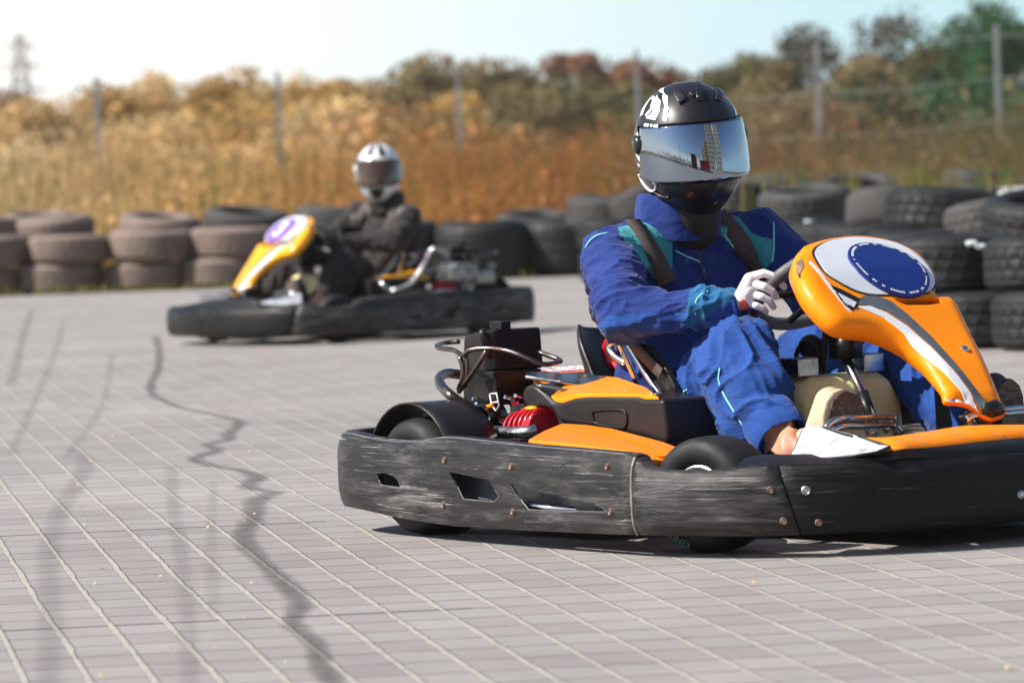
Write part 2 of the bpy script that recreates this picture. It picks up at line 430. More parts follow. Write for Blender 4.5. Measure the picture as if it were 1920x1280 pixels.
def ys(px, py):
    r = ray(px, py); B = V((0, 0, CH)); best = None
    o = K.loc(B); d = K.loc(B + r * .001) - o
    t = 5.0 / d.length; 
    # march along the ray until it crosses the spine sheet
    prev = None
    t0, t1 = 9.5 / (r.y * .001), 12.5 / (r.y * .001)
    for i in range(600):
        tt = t0 + (t1 - t0) * i / 600; q = o + d * tt
        # signed distance to spine polyline in x,z
        bd, sg, ss = 9, 0, 0
        for k, (a, b) in enumerate(zip(SPN, SPN[1:])):
            dx, dz = b[0] - a[0], b[1] - a[1]; L = dx * dx + dz * dz; kk = ((q.x - a[0]) * dx + (q.z - a[1]) * dz) / L
            kc = max(0 if k else -1, min(1 if k < len(SPN) - 2 else 2, kk)); ex, ez = q.x - a[0] - kc * dx, q.z - a[1] - kc * dz
            dd = math.hypot(ex, ez)
            if dd < bd: bd = dd; sg = 1 if dx * ez - dz * ex > 0 else -1; ss = CSN[k] + kc * math.sqrt(L)
        if prev and prev[0] * sg < 0:
            return (q.y, ss)
        prev = (sg,)
    return (q.y, ss)
FO = [(1493, 482), (1497, 503), (1518, 543), (1543, 575), (1570, 599), (1600, 606), (1645, 612), (1700, 635), (1735, 665), (1760, 700), (1774, 728), (1778, 745),
      (1800, 746), (1822, 752), (1843, 768), (1866, 777), (1888, 770), (1886, 755), (1862, 697), (1836, 640), (1812, 590), (1793, 556), (1775, 549), (1757, 546), (1757, 520), (1740, 490), (1718, 468), (1680, 450), (1640, 441), (1600, 439), (1550, 446), (1510, 458), (1497, 470)]
FP = [(1527, 474), (1531, 488), (1548, 511), (1572, 530), (1605, 547), (1640, 555), (1700, 553), (1738, 549), (1752, 532), (1746, 510), (1722, 484), (1690, 463), (1650, 452), (1600, 447), (1560, 453), (1538, 462)]
def shrink(poly, d):
    c = (sum(p[0] for p in poly) / len(poly), sum(p[1] for p in poly) / len(poly))
    return [(p[0] + (c[0] - p[0]) * d, p[1] + (c[1] - p[1]) * d) for p in poly]
def ribbon(mb, pts, w, up, th=.002):
    """flat strap along 3-D points, normals in up"""
    rows = []
    for i, p in enumerate(pts):
        t = (pts[min(i + 1, len(pts) - 1)] - pts[max(i - 1, 0)]).normalized(); n = up[i] if isinstance(up, list) else up
        sd = t.cross(n).normalized(); nn = sd.cross(t).normalized()
        ww = w[i] if isinstance(w, list) else w
        rows.append([p + sd * ww / 2, p + sd * ww / 2 + nn * th, p - sd * ww / 2 + nn * th, p - sd * ww / 2])
    return mb.grid(rows, cu=True)
def prism(mb, pts, depth):
    """closed prism: outline pts (3-D), extruded by depth vector"""
    n = len(pts); d = V(depth); vs = [V(p) for p in pts] + [V(p) + d for p in pts]
    return mb.add(vs, [tuple(range(n)), tuple(range(2 * n - 1, n - 1, -1))] + [(i, (i + 1) % n, n + (i + 1) % n, n + i) for i in range(n)])

def wheel(kart, name, c, r, w, mir, steer=0, txt=None, spoke=True):
    """wheel on the y axis; outer face towards -y (or +y for the far side)"""
    out = -1 if c[1] < 0 else 1
    o = empty(name); o.parent = kart; o.location = (c[0], c[1] * mir, c[2]); o.rotation_euler = (0, 0, steer * mir)
    mb = MB(); h = w / 2; pr = [(r * .50, -h * .80), (r * .56, -h * .97), (r * .72, -h * 1.06), (r * .88, -h * 1.0), (r * .965, -h * .84), (r * .995, -h * .6), (r, -h * .3), (r, 0)]
    pr = pr + [(a, -b) for a, b in pr[-2::-1]] + [(r * .5, h * .4), (r * .5, -h * .4)]
    mb.grid([[V((p[0] * cos(2 * pi * k / 56), p[1], p[0] * sin(2 * pi * k / 56))) for k in range(56)] for p in pr], cu=True, cv=True)
    mb.build('tyre', 'rubber', o)
    mb = MB(); f = out * h * mir
    mb.lathe([(r * .50, h * .85), (r * .53, h * .9), (r * .50, h * .93), (r * .46, h * .86), (r * .42, h * .4), (r * .30, h * .25), (r * .16, h * .35), (r * .15, h * .8), (r * .10, h * .85), (1e-3, h * .85)], (0, 0, 0), (0, out * mir, 0), 32, closed=False)
    mb.lathe([(r * .5, -h * .85), (r * .5, h * .85)], (0, 0, 0), (0, out * mir, 0), 32, closed=False)
    mb.build('rim', 'alloy', o, auto=40)
    if txt:
        me = text_mesh(txt, .021, .0004, .0004); rr = r * .86
        # wrap along the lower side wall
        for v in me.vertices:
            a = -pi / 2 - .50 - v.co.x / rr; q = rr - v.co.y * -1
            z = v.co.z
            v.co = V((q * cos(a), -(h * 1.05 + .001 + z), q * sin(a)))
            if mir < 0: v.co.x *= -1; v.co.y *= -1
        link('side_lettering', me, 'faded_print', o, False)
    return o

def kart_build(root, mir, pal):
    B = lambda mb, name, m, par=root, **k: mb.build(name, m, par, mir=mir, **k)
    sA, sB, sC = PS[0], s_at_px(1190), s_at_px(1478)
    sE = PS[-1]
    # openings of the side pod, traced on its own surface
    h1 = [px_sk(*p) for p in [(716, 887), (730, 886), (748, 893), (758, 905), (760, 913), (722, 908)]]
    h2 = [px_sk(*p) for p in [(850, 884), (925, 899), (945, 930), (935, 940), (878, 935), (866, 910)]]
    h3 = [px_sk(*p) for p in [(966, 907), (1060, 930), (1130, 945), (1142, 952), (1143, 959), (1000, 955), (985, 935)]]
    side = panel('side_bumper', sA, sB, 'scuffed', root, mir, (h1, h2, h3))
    # inner tray seen through the openings
    mb = MB(); rows = []
    for k in (.02, .98): rows.append([bump_pt(PS[18] + (sB - PS[18]) * i / 30, k, .05) for i in range(31)])
    mb.grid(rows); B(mb, 'inner_panel', 'grey_stripe', side, fix=False)
    for h_ in (h1, h2, h3):
        mb = MB(); hh_ = resample(h_, .012); nn_ = len(hh_); kk_ = [i for i in range(nn_) if hh_[i][1] < sum(q[1] for q in hh_) / nn_]; st_ = next((i for i in range(nn_) if i in kk_ and (i - 1) % nn_ not in kk_), 0); seq = []
        for j in range(nn_):
            if (st_ + j) % nn_ in kk_: seq.append(hh_[(st_ + j) % nn_])
            else: break
        mb.tube([bump_pt(a, b_, .0015) for a, b_ in seq], .0018, 6, smooth=0); B(mb, 'rim_highlight', 'edge_grey', side)  # pale tube along the lower rim, a highlight put in as colour
    mb = MB(); mb.tube([bump_pt(sB + .001, k / 8, .004) for k in range(9)], .0036, 8, smooth=0); B(mb, 'worn_lit_edge', 'edge_worn_lit', side)  # pale vertical edge: scuffed plastic plus a painted-in highlight
    mb = MB(); mb.tube([bump_pt(sA + .12 + (sB - sA - .14) * k / 40, 1.0, .002) for k in range(41)], .0026, 6, smooth=0); B(mb, 'worn_lit_edge', 'edge_grey', side)  # top edge, wear and highlight both in the grey
    for px, py in [(843, 861), (968, 873), (1147, 873), (841, 945), (971, 958), (1155, 958)]:
        s, k = px_sk(px, py); bolt(bump_pt(s, k) + plan_at(s)[1] * .001, plan_at(s)[1], .0075, root, mir, 'rust_bolt', par=side)
    mid = panel('corner_bumper', sB + .006, sC, 'scuffed', root, mir, bulge=.02, slant=.045)
    for px, py in [(1446, 917), (1470, 975)]:
        s, k = px_sk(px, py); bolt(bump_pt(s, k, -.006), plan_at(s)[1], .008, root, mir, 'rust_bolt', par=mid)
    frt = panel('front_bumper', sC + .0035, sE, 'scuffed_front', root, mir, bulge=.02, slant=.045, fade=1)
    # far half of the front bumper is the same sheet mirrored across the middle
    o2 = bpy.data.objects.new('front_bumper', frt.data.copy()); C.objects.link(o2); o2.parent = root
    for v in o2.data.vertices: v.co.y *= -1
    o2.data.flip_normals(); solid(o2, .007, -1 if mir < 0 else 1)
    for px, py, mm, rr_ in [(1510, 918, 'alloy', .010), (1533, 978, 'rust_bolt', .008), (1905, 926, 'alloy', .010)]:
        s, k = px_sk(px, py); bolt(bump_pt(s, k, -.004), plan_at(s)[1], rr_, root, mir, mm, par=frt)
    mb = MB(); a = [px_sk(*p) for p in [(1655, 915), (1700, 912), (1796, 938), (1796, 946), (1665, 944)]]
    pts = [bump_pt(s, k, -.002) for s, k in a]; pts.append(pts[0]); mb.tube(pts, .0025, 6, smooth=0); B(mb, 'panel_ridge', 'black_plastic', frt)
    # mirrored far side pod and rear bumper
    for nm, src in (('side_bumper', side), ('corner_bumper', mid)):
        o3 = bpy.data.objects.new(nm, src.data.copy()); C.objects.link(o3); o3.parent = root
        for v in o3.data.vertices: v.co.y *= -1
        o3.data.flip_normals(); solid(o3, .007, -1 if mir < 0 else 1)
    mb = MB(); pl = [V((-.345, y, 0)) for y in (-.44, -.3, -.1, .1, .3, .44)]
    prof = [(0, .075), (-.02, .08), (-.028, .12), (-.028, .20), (-.018, .235), (.01, .242), (.012, .235), (.004, .2), (.004, .1)]
    mb.grid([[V((-.345 + a, y, b)) for a, b in prof] for y in (-.46, -.3, 0, .3, .46)], cu=True); B(mb, 'rear_bumper', 'black_plastic', root)
    # floor, frame rails, axles
    mb = MB(); mb.box((.70, 0, .036), (1.40, .62, .006)); mb.box((.35, 0, .036), (.5, 1.1, .004)); B(mb, 'floor_tray', 'black_plastic', root)
    mb = MB()
    for sgn in (-1, 1):
        mb.tube([(-.22, .28 * sgn, .07), (.1, .30 * sgn, .06), (.5, .34 * sgn, .05), (.9, .30 * sgn, .05), (1.30, .20 * sgn, .06), (1.42, .18 * sgn, .09)], .016, 10)
        mb.tube([(.15, .3 * sgn, .05), (.15, .70 * sgn, .09), (.8, .72 * sgn, .09), (.85, .3 * sgn, .05)], .012, 8)
    for x in (-.2, .3, .75, 1.25): mb.tube([(x, -.3, .055), (x, .3, .055)], .015, 8)
    mb.tube([(1.40, -.45, .12), (1.47, -.3, .12), (1.48, .3, .12), (1.40, .45, .12)], .012, 8)
    B(mb, 'chassis_frame', 'chrome', root)
    mb = MB(); mb.tube([(0, -.52, .14), (0, .52, .14)], .017, 12); B(mb, 'rear_axle', 'steel', root)
    for sg in (-1, 1):
        wheel(root, 'rear_wheel', (0, .575 * sg, .142), .142, .185, mir)
        wheel(root, 'front_wheel', (1.075, .60 * sg, .130), .130, .135, mir, steer=R(16), txt='KENDA' if sg < 0 and mir > 0 else None)
    mb = MB()
    for sg in (-1, 1): mb.tube([(1.02, .25 * sg, .08), (1.06, .44 * sg, .10), (1.07, .56 * sg, .13)], .016, 8); mb.tube([(.98, .03 * sg, .12), (1.0, .5 * sg, .12)], .008, 8)
    B(mb, 'steering_rods', 'chrome', root)
    # mudguard over the near rear wheel
    mb = MB(); rows = []
    for i in range(19):
        a = R(8 + i * 9.2); rows.append([V((-.172 * cos(pi - a) * 1.0, y, .15 + .168 * sin(a))) for y in (-.665, -.63, -.59, -.55, -.51)])
    mb.grid(rows); mg = B(mb, 'mudguard', 'dark_shell', root); solid(mg, .005, 0)
    # orange pod deck
    pod = pal['body']
    y0 = -.735; y1 = -.46
    A = [P(990, 823, y=y0), P(1180, 842, y=y0 - .02), P(1200, 858, y=y0 - .02), P(1243, 861, y=-.66), P(1290, 853, y=-.58), P(1292, 846, y=-.50), P(1245, 828, y=y1), P(1150, 803, y=y1), P(1100, 796, y=y1), P(1052, 793, y=y1), P(1020, 806, y=-.6)]
    mb = MB(); prism(mb, A, (0, 0, -.016)); o = B(mb, 'pod_deck', pal['body_worn'], root, smooth=False); bevel(o, .005, 2)
    mb = MB(); prism(mb, [P(1196, 858, y=-.70), P(1290, 850, y=-.60), P(1290, 884, y=-.60), P(1212, 884, y=-.70)], (-.02, .02, 0)); B(mb, 'pod_side', pal['body'], root, smooth=False)
    # far pod deck with lettering
    D_ = [P(983, 703, x=-.20), P(1177, 691, x=-.20), P(1180, 684, x=-.25), P(1145, 680, x=-.30), P(990, 695, x=-.30)]
    mb = MB(); prism(mb, D_, (0, 0, -.014)); fd = B(mb, 'rear_panel', pal['body_pale'], root, smooth=False); bevel(fd, .003, 1)
    mb = MB(); prism(mb, [p + V((-.004, 0, -.016)) for p in (D_[0], D_[1])] + [D_[1] + V((-.004, 0, -.10)), D_[0] + V((-.004, 0, -.10))], (-.06, .0, 0)); B(mb, 'rear_housing', 'dark_shell', root, smooth=False)
    if mir > 0:
        me = text_mesh('llikart', .095, .0006, .002)
        cx = (D_[0] + D_[1] + D_[3] + D_[4]) / 4; ux = (D_[1] - D_[0]).normalized(); vy = (D_[3] - D_[1]); vy = (vy - ux * vy.dot(ux)).normalized(); nn = ux.cross(vy)
        for v in me.vertices: v.co = cx + V((.02, 0, 0)) - ux * v.co.x * .95 - vy * v.co.y * 1.3 + nn * (v.co.z + .0025)
        link('deck_lettering', me, 'white_gloss', fd, False)
    # engine cover: dark tank-like shell with a coloured top and a tinted strap
    ye = -.44
    side_o = [P(*p, y=ye) for p in [(984, 722), (998, 720), (1010, 728), (1036, 752), (1052, 753), (1076, 745), (1100, 742), (1194, 742), (1204, 748), (1243, 748), (1250, 800), (1250, 834), (1180, 815), (1062, 795), (1048, 790), (1034, 770), (1012, 762), (994, 772), (980, 758), (976, 738)]]
    mb = MB(); prism(mb, side_o, (.0, .24, .0)); o = B(mb, 'engine_cover', 'dark_shell', root, smooth=True); bevel(o, .012, 4, 30)
    cov = o
    rec = [P(*p, y=ye - .001) for p in [(1115, 770), (1165, 768), (1175, 780), (1174, 797), (1165, 802), (1120, 795), (1113, 785)]]
    mb = MB(); prism(mb, rec, (0, .0, .0)) if 0 else mb.tube(rec, .004, 6, closed=True); B(mb, 'recess_rim', 'black_plastic', cov)
    top = [P(1000, 713, y=-.36), P(1030, 746, y=ye + .01), P(1052, 752, y=ye + .005), P(1080, 743, y=ye + .005), P(1194, 741, y=ye + .005), P(1236, 747, y=ye + .01), P(1212, 728, y=-.34), P(1160, 710, y=-.22), P(1100, 704, y=-.2), P(1010, 703, y=-.22)]
    mb = MB(); prism(mb, [p + V((0, 0, .004)) for p in top], (0, 0, -.012)); o = B(mb, 'cover_top', pal['body'], cov, smooth=False); bevel(o, .004, 2)
    strap = [P(986, 704, Y=11.66), P(1020, 702, Y=11.66), P(1060, 707, Y=11.66), P(1100, 708, Y=11.66), P(1135, 712, Y=11.64), P(1160, 722, Y=11.6), P(1140, 731, Y=11.55), P(1100, 728, Y=11.55), P(1050, 720, Y=11.55), P(1000, 713, Y=11.58), P(984, 711, Y=11.6)]
    mb = MB(); prism(mb, strap, (0, 0, .010)); o = B(mb, 'cover_bezel', 'steel', cov, smooth=False); bevel(o, .004, 2)
    mb = MB(); mb.tube([P(1005, 722, Y=11.50), P(1060, 731, Y=11.48), P(1110, 737, Y=11.48), P(1150, 735, Y=11.50), P(1162, 728, Y=11.54)], .004, 6)
    mb.tube([P(1160, 712, Y=11.6), P(1172, 728, Y=11.5), P(1180, 742, Y=11.44)], .005, 6)
    B(mb, 'cover_seam', 'grey_stripe', cov)
    # airbox
    e0 = -.385
    c0 = P(915, 618, y=e0); x1 = c0.x; x0 = P(862, 628, y=e0).x; zt = c0.z; zb = P(915, 760, y=e0).z
    yb = P(1015, 618, x=x1).y; zm = P(1015, 690, x=x1).z
    mb = MB(); mb.add([(x0 - .0, e0 + .01, zt - .018), (x1 - .02, e0, zt), (x1, e0 + .02, zt), (x1, yb, zt), (x0, yb, zt - .01), (x0 - .01, e0 + .01, zm - .012), (x1 - .02, e0, zm - .005), (x1 + .003, e0 + .02, zm), (x1 + .003, yb + .004, zm), (x0 - .01, yb, zm)],
           [(0, 1, 2, 3, 4), (9, 8, 7, 6, 5), (0, 5, 6, 1), (1, 6, 7, 2), (2, 7, 8, 3), (3, 8, 9, 4), (4, 9, 5, 0)])
    box = B(mb, 'airbox', 'dark_shell', root, smooth=True); bevel(box, .009, 4, 25)
    mb = MB(); mb.box((x1 - .01, e0 + .045, zt + .008), (.05, .03, .022)); o = B(mb, 'cap', 'black_plastic', box, smooth=False); bevel(o, .003, 2)
    mb = MB(); mb.lathe([(1e-3, .022), (.006, .022), (.011, .012), (.013, 0), (.013, -.05), (.009, -.055)], (x1 - .016, e0 + .0, zt - .02), (0, -.35, .94), 14, closed=False); B(mb, 'lid_latch', 'dark_shell', box)
    mb = MB(); mb.box((x0 + .07, -.31, (zm + zb) / 2), (.125, .15, abs(zm - zb)))
    mb.box((x0 + .10, -.30, .22), (.16, .17, .10)); mb.box((x0 + .03, -.36, .30), (.05, .05, .12)); mb.box((x0 + .12, -.385, .33), (.06, .012, .07))
    mb.lathe([(1e-3, 0), (.035, 0), (.04, .01), (.04, .05), (.03, .06), (.028, .1)], (x1 - .02, -.36, .27), (.5, -.86, 0), 20, closed=False)
    eng = B(mb, 'engine_block', 'dark_shell', root, smooth=False); bevel(eng, .004, 2)
    mb = MB(); mb.tube([P(918, 738, y=-.41), P(931, 737, y=-.41), P(936, 760, y=-.41), P(930, 770, y=-.41), P(922, 760, y=-.41), P(918, 738, y=-.41)], .0022, 6, smooth=0)
    mb.tube([P(920, 755, y=-.41), P(935, 753, y=-.41)], .002, 6); B(mb, 'emblem_plate', 'silver', eng)
    mb = MB(); mb.tube([P(908, 765, y=-.41), P(924, 760, y=-.41)], .006, 8); B(mb, 'dipstick', 'orange', eng)
    rs = random.Random(3); mb = MB()
    for px, py in [(890, 748), (950, 745), (960, 757), (940, 788), (905, 793), (968, 742), (895, 757), (893, 765)]:
        mb = MB(); mb.lathe([(1e-3, .006), (.005, .006), (.006, 0), (.006, -.02)], P(px, py, y=-.40), (rs.uniform(-.3, .5), -1, rs.uniform(-.2, .6)), 8, closed=False)
        B(mb, 'bolt', 'chrome', eng, auto=30)
    # red cooling cowl with fins
    mb = MB(); c = P(1005, 805, y=-.43)
    for i in range(6):
        r0 = .052 - .002 * i; q = c + V((.018 * i - .06, .0, .004 * (i - 2)))
        mb.lathe([(1e-3, -.003), (r0 * .97, -.003), (r0, -.001), (r0, .001), (r0 * .97, .003), (1e-3, .003)], q, (1, -.15, .1), 28, closed=False)
    mb.lathe([(1e-3, -.05), (.040, -.05), (.040, .05), (1e-3, .05)], c + V((-.01, 0, 0)), (1, -.15, .1), 24, closed=False)
    cyl = B(mb, 'cylinder', 'red', root, auto=35)
    mb = MB(); mb.ell(c + V((.0, -.012, .052)), (.022, .012, .006)); B(mb, 'cylinder_tag', 'yellow', cyl)
    mb = MB(); prism(mb, [P(955, 790, y=-.4), P(975, 765, y=-.4), P(1000, 758, y=-.4), P(1012, 775, y=-.4), P(975, 805, y=-.4)], (0, .12, 0)); o = B(mb, 'fan_cowl', 'red', root, smooth=False); bevel(o, .008, 3)
    # bars round the engine, exhaust
    yb_ = -.44
    mb = MB()
    mb.tube([P(1010, 660, Y=11.75), P(1046, 673, Y=11.72), P(1048, 678, Y=11.68), P(1015, 682, Y=11.60), P(960, 660, Y=11.62), P(918, 653, y=-.43), P(882, 656, y=-.45), P(868, 666, y=-.45), P(850, 656, Y=11.78), P(826, 653, Y=11.85), P(819, 648, Y=11.9), P(834, 643, Y=12.0), P(862, 640, Y=12.0)], .0062, 10, smooth=4)
    mb.tube([P(862, 668, y=-.45), P(868, 690, y=-.45), P(867, 712, y=-.45), P(860, 730, y=-.45)], .007, 10)
    mb.tube([P(874, 668, y=-.445), P(876, 690, y=-.445), P(872, 726, y=-.445)], .005, 10)
    mb.tube([P(913, 656, y=-.44), P(900, 678, y=-.45), P(880, 708, y=-.45), P(860, 735, y=-.45)], .0062, 10)
    B(mb, 'guard_bar', 'pipe', root)
    mb = MB(); mb.tube([P(862, 702, Y=11.95), P(838, 700, Y=11.92), P(824, 708, Y=11.85), P(828, 724, Y=11.75), P(850, 745, Y=11.65), P(872, 760, y=-.44), P(882, 778, y=-.44)], .0125, 14, smooth=4)
    B(mb, 'exhaust_pipe', 'pipe', root)
    mb = MB(); mb.tube([P(888, 765, y=-.44), P(889, 786, y=-.45), P(892, 802, y=-.46), P(905, 808, y=-.47), P(940, 811, y=-.48), P(985, 811, y=-.48), P(1005, 806, y=-.46)], .0165, 14, smooth=4)
    B(mb, 'silencer', 'steel', root)
    # seat with roll hoop
    rows = []
    for i, (x, z, w, dp) in enumerate([(-.02, .47, .15, .05), (.0, .42, .19, .09), (.03, .33, .20, .12), (.08, .22, .21, .14), (.16, .12, .21, .15), (.28, .075, .20, .12), (.42, .075, .19, .07), (.50, .09, .17, .03)]):
        up = V((.95, 0, .3)) if i < 4 else (V((.6, 0, .8)) if i < 5 else V((0, 0, 1)))
        rows.append([V((x, sin(a) * w, z)) + up * (1 - cos(a)) * dp for a in [R(-88 + 176 * k / 16) for k in range(17)]])
    rows2 = [catmull([r[k] for r in rows], 3) for k in range(17)]
    mb = MB(); mb.grid(rows2); o = B(mb, 'seat', 'dark_shell', root); solid(o, .008, 0)
    mb = MB(); mb.tube([P(1242, 744, y=-.325), P(1215, 706, y=-.325), P(1190, 664, y=-.32), P(1172, 638, y=-.31), P(1160, 640, y=-.28), P(1176, 675, y=-.26), P(1196, 720, y=-.24)], .008, 10); 
    mb.tube([P(1176, 682, y=-.19), P(1158, 672, y=-.19), P(1145, 658, y=-.19), P(1143, 648, y=-.19), P(1152, 640, y=-.19), P(1164, 640, y=-.19)], .0105, 12)
    B(mb, 'seat_hoop', 'chrome', root)
    mb = MB(); mb.tube([P(1176, 690, y=-.1), P(1150, 685, y=-.1), P(1139, 665, y=-.1), P(1139, 650, y=-.1), P(1148, 636, y=-.1), P(1170, 633, y=-.1)], .014, 12); B(mb, 'hoop_pad', 'red', root)
    # fuel tank between the legs
    rows = []
    for x, k in [(.70, .8), (.712, .93), (.74, 1), (.84, 1), (.865, .95), (.875, .85)]:
        w = .158; prof = [(-.12, .16), (-.150, .25), (-w, .315), (-.135, .345), (-.10, .362), (-.012, .362), (0, .352), (.012, .362), (.10, .362), (.125, .352), (w, .30), (.168, .20), (.168, .16)]
        rows.append([V((x + (.015 if abs(a) < .013 and x > .8 else 0) * -1, a * k, .16 + (b - .16) * k)) for a, b in prof])
    mb = MB(); mb.grid(rows, cu=True); n = len(rows[0]); mb.f += [tuple(range(n)), tuple(range(5 * n, 6 * n))]; mb.mi += [0, 0]
    o = B(mb, 'fuel_tank', 'fuel_tank', root); bevel(o, .009, 4, 28)
    for yy in (-.105, .10):
        mb = MB(); mb.box((.80, yy, .385), (.07, .065, .045)); o2 = B(mb, 'tank_clamp', 'steel', o, smooth=False); bevel(o2, .004, 2)
    # steering column, wheel, hoses
    cw = V((.745, 0, .565)); beta = R(38); ax = V((cos(beta), 0, -sin(beta)))   # column runs forward and down
    ax = V((sin(beta), 0, -cos(beta)))
    upv = V((cos(beta), 0, sin(beta)))
    mb = MB(); rows = []; n1 = 48
    wl = pal.get('turn', R(12))
    for i in range(n1):
        a = 2 * pi * i / n1; rr_ = .158
        e = V((0, sin(a), 0)) * rr_ + upv * cos(a) * rr_ * (1 if cos(a) > -.55 else .86)
        t = V((0, cos(a), 0)) - upv * sin(a); nrm = e.normalized()
        rows.append([cw + e + nrm * cos(b) * .0155 + ax * sin(b) * .0155 for b in [2 * pi * k / 12 for k in range(12)]])
    mb.grid(rows, cu=True, cv=True); sw = B(mb, 'steering_wheel', 'grip', root)
    mb = MB(); mb.lathe([(1e-3, -.02), (.035, -.02), (.045, -.005), (.045, .012), (.02, .02), (.015, .05)], cw + ax * .02, ax, 24, closed=False)
    for a in (R(95), R(-95), R(180)):
        mb.tube([cw + ax * .02, cw + V((0, sin(a), 0)) * .15 + upv * cos(a) * .13], .009, 8)
    B(mb, 'spokes', 'black_plastic', sw)
    mb = MB(); mb.tube([P(1580, 660, y=0), P(1612, 725, y=0), P(1645, 805, y=0)], .0115, 14, smooth=0); B(mb, 'steering_column', 'chrome', root)
    mb = MB(); mb.tube([cw + ax * .04, P(1575, 650, y=0)], .019, 14, smooth=0); mb.tube([P(1545, 585, y=.0), P(1548, 640, y=0), P(1540, 700, y=0)], .008, 10)
    mb.tube([P(1565, 600, y=-.02), P(1547, 630, y=-.03), P(1544, 700, y=-.03)], .006, 10); mb.tube([P(1500, 700, y=-.05), P(1493, 665, y=-.05), P(1510, 640, y=-.05), P(1532, 650, y=-.04), P(1540, 690, y=-.03)], .006, 10)
    mb.tube([P(1640, 800, y=0), P(1616, 735, y=0)], .0145, 10, smooth=0)
    mb.box(P(1586, 648, y=0), (.06, .05, .06)); B(mb, 'column_support', 'black_plastic', root)
    for (a, b_, c_) in [((1520, 650), .03, -.02), ((1600, 640), .02, .02), ((1556, 612), .018, 0)]: mb = MB(); mb.ell(P(*a, y=c_), (b_, b_, b_)); B(mb, 'brake_reservoir', 'black_plastic', root)
    # steering fairing
    fo = [(q.x, q.y) for q in catmull([V((*ys(*p), 0)) for p in FO], 3, True)]
    def lift(y, s, sk):
        d = edge_d((y, s), fo); dr = (.016 if s > .3 or y < -.16 else .007) * (1 - min(d / .028, 1)) ** 2
        return fair(y, s, -dr - sk + .0)
    def liftn(y, s, sk): return lift(y, s, sk)
    slot = [ys(*p) for p in [(1676, 563), (1700, 559), (1750, 558), (1760, 562), (1766, 570), (1740, 573), (1700, 574), (1684, 569)]]
    def liftn(y, s, sk): return lift(y, s, sk * (1 if s < .5 else max(.25, 1 - (s - .5) * 5)))
    mb = cdt(fo, [slot], .014, liftn, skirt=.034); fa = B(mb, 'steering_fairing', pal['body'], root, fix=True, auto=50); 
    solid(fa, .003, 0)
    def patch(px, off, m, name, th=0, par=fa, d=.014, dome=0, as_ys=False, sm=0):
        pl = px if as_ys else [ys(*p) for p in px]
        if sm: pl = [(q.x, q.y) for q in catmull([V((*p, 0)) for p in pl], 3, True)]
        def lf(y, s, sk):
            q = lift(y, s, 0); p_, n_ = spine(s); e = min(edge_d((y, s), pl) / .03, 1) if dome else 0
            return q + V((n_.x, 0, n_.y)) * (off + dome * (1 - (1 - e) ** 2) - sk)
        mb = cdt(pl, [], d, lf, skirt=th or None); return B(mb, name, m, par, auto=50)
    patch(shrink(FP, -.05), .0022, 'helmet_black', 'plate_border', .002, sm=1)
    patch([(p[0], p[1]) for p in shrink(FP, .0)], .0045, 'silver', 'number_plate', .002, sm=1)
    cyd, csd = ys(1665, 506)
    cyd2 = [(cyd + .102 * cos(a), csd + .102 * sin(a)) for a in [2 * pi * k / 40 for k in range(40)]]
    patch(cyd2, .010, pal['disc'], 'number_disc', .008, as_ys=True, dome=.0015)
    if mir > 0:
        mb = MB(); rs = random.Random(5); a = 0
        while a < 2 * pi - .05:      # the ring of tiny print round the disc, illegible in the photograph
            w = rs.choice([.02, .03, .05, .25 if rs.random() < .12 else .04]); gap = .018 if rs.random() < .85 else .15
            rr1, rr2 = (.089, .095) if w < .2 else (.0905, .0935)
            n_ = max(2, int(w / .03) + 1)
            def rp(r_, q):
                y, s = cyd + r_ * cos(q), csd + r_ * sin(q); l = lift(y, s, 0); p_, nn = spine(s); return l + V((nn.x, 0, nn.y)) * (.010 + .0005 + .0015 * (1 - (1 - min((.102 - r_) / .03, 1)) ** 2) + .0012)
            mb.grid([[rp(rr1, a + w * k / n_) for k in range(n_ + 1)], [rp(rr2, a + w * k / n_) for k in range(n_ + 1)]]); a += w + gap
        B(mb, 'disc_print', 'white_gloss', fa)
    else:
        me = text_mesh('3', .17, .001, .006)
        for v in me.vertices:
            y, s = cyd - v.co.x, csd - v.co.y * .95; l = lift(y, s, 0); p_, nn = spine(s); v.co = l + V((nn.x, 0, nn.y)) * (.0135 + v.co.z)
            v.co.y *= -1
        link('disc_numeral', me, 'white_gloss', fa, False)
    patch([(1603, 572), (1606, 564), (1618, 557), (1640, 556), (1668, 566), (1700, 590), (1740, 628), (1780, 672), (1815, 715), (1848, 757), (1838, 762), (1795, 705), (1745, 650), (1700, 610), (1660, 585), (1630, 574)], .003, 'grey_stripe', 'dark_stripe', .002, d=.01)
    patch([(1605, 576), (1630, 576), (1660, 588), (1700, 613), (1745, 653), (1795, 708), (1836, 764), (1822, 760), (1785, 716), (1740, 668), (1695, 626), (1655, 598), (1628, 585)], .003, 'white_gloss', 'white_stripe', .002, d=.01)
    patch([(1555, 535), (1575, 545), (1612, 562), (1606, 578), (1594, 585), (1580, 572)], .003, 'black_plastic', 'fairing_vent', .002, d=.01)
    patch([(1569, 553), (1585, 560), (1604, 571), (1599, 580), (1584, 572)], .0055, 'silver', 'vent_insert', .001, d=.01)
    patch([(1515, 494), (1519, 492), (1552, 532), (1590, 578), (1597, 588), (1588, 582), (1550, 537)], .003, 'white_gloss', 'edge_stripe', .001, d=.01)
    patch([(1776, 743), (1800, 745), (1822, 751), (1841, 765), (1836, 768), (1820, 757), (1798, 750), (1777, 748)], .003, 'white_gloss', 'edge_stripe', .001, d=.008)
    patch([(1843, 760), (1862, 752), (1884, 757), (1887, 769), (1866, 776), (1846, 769)], .005, 'black_plastic', 'fairing_foot', .02, d=.01, dome=.01)
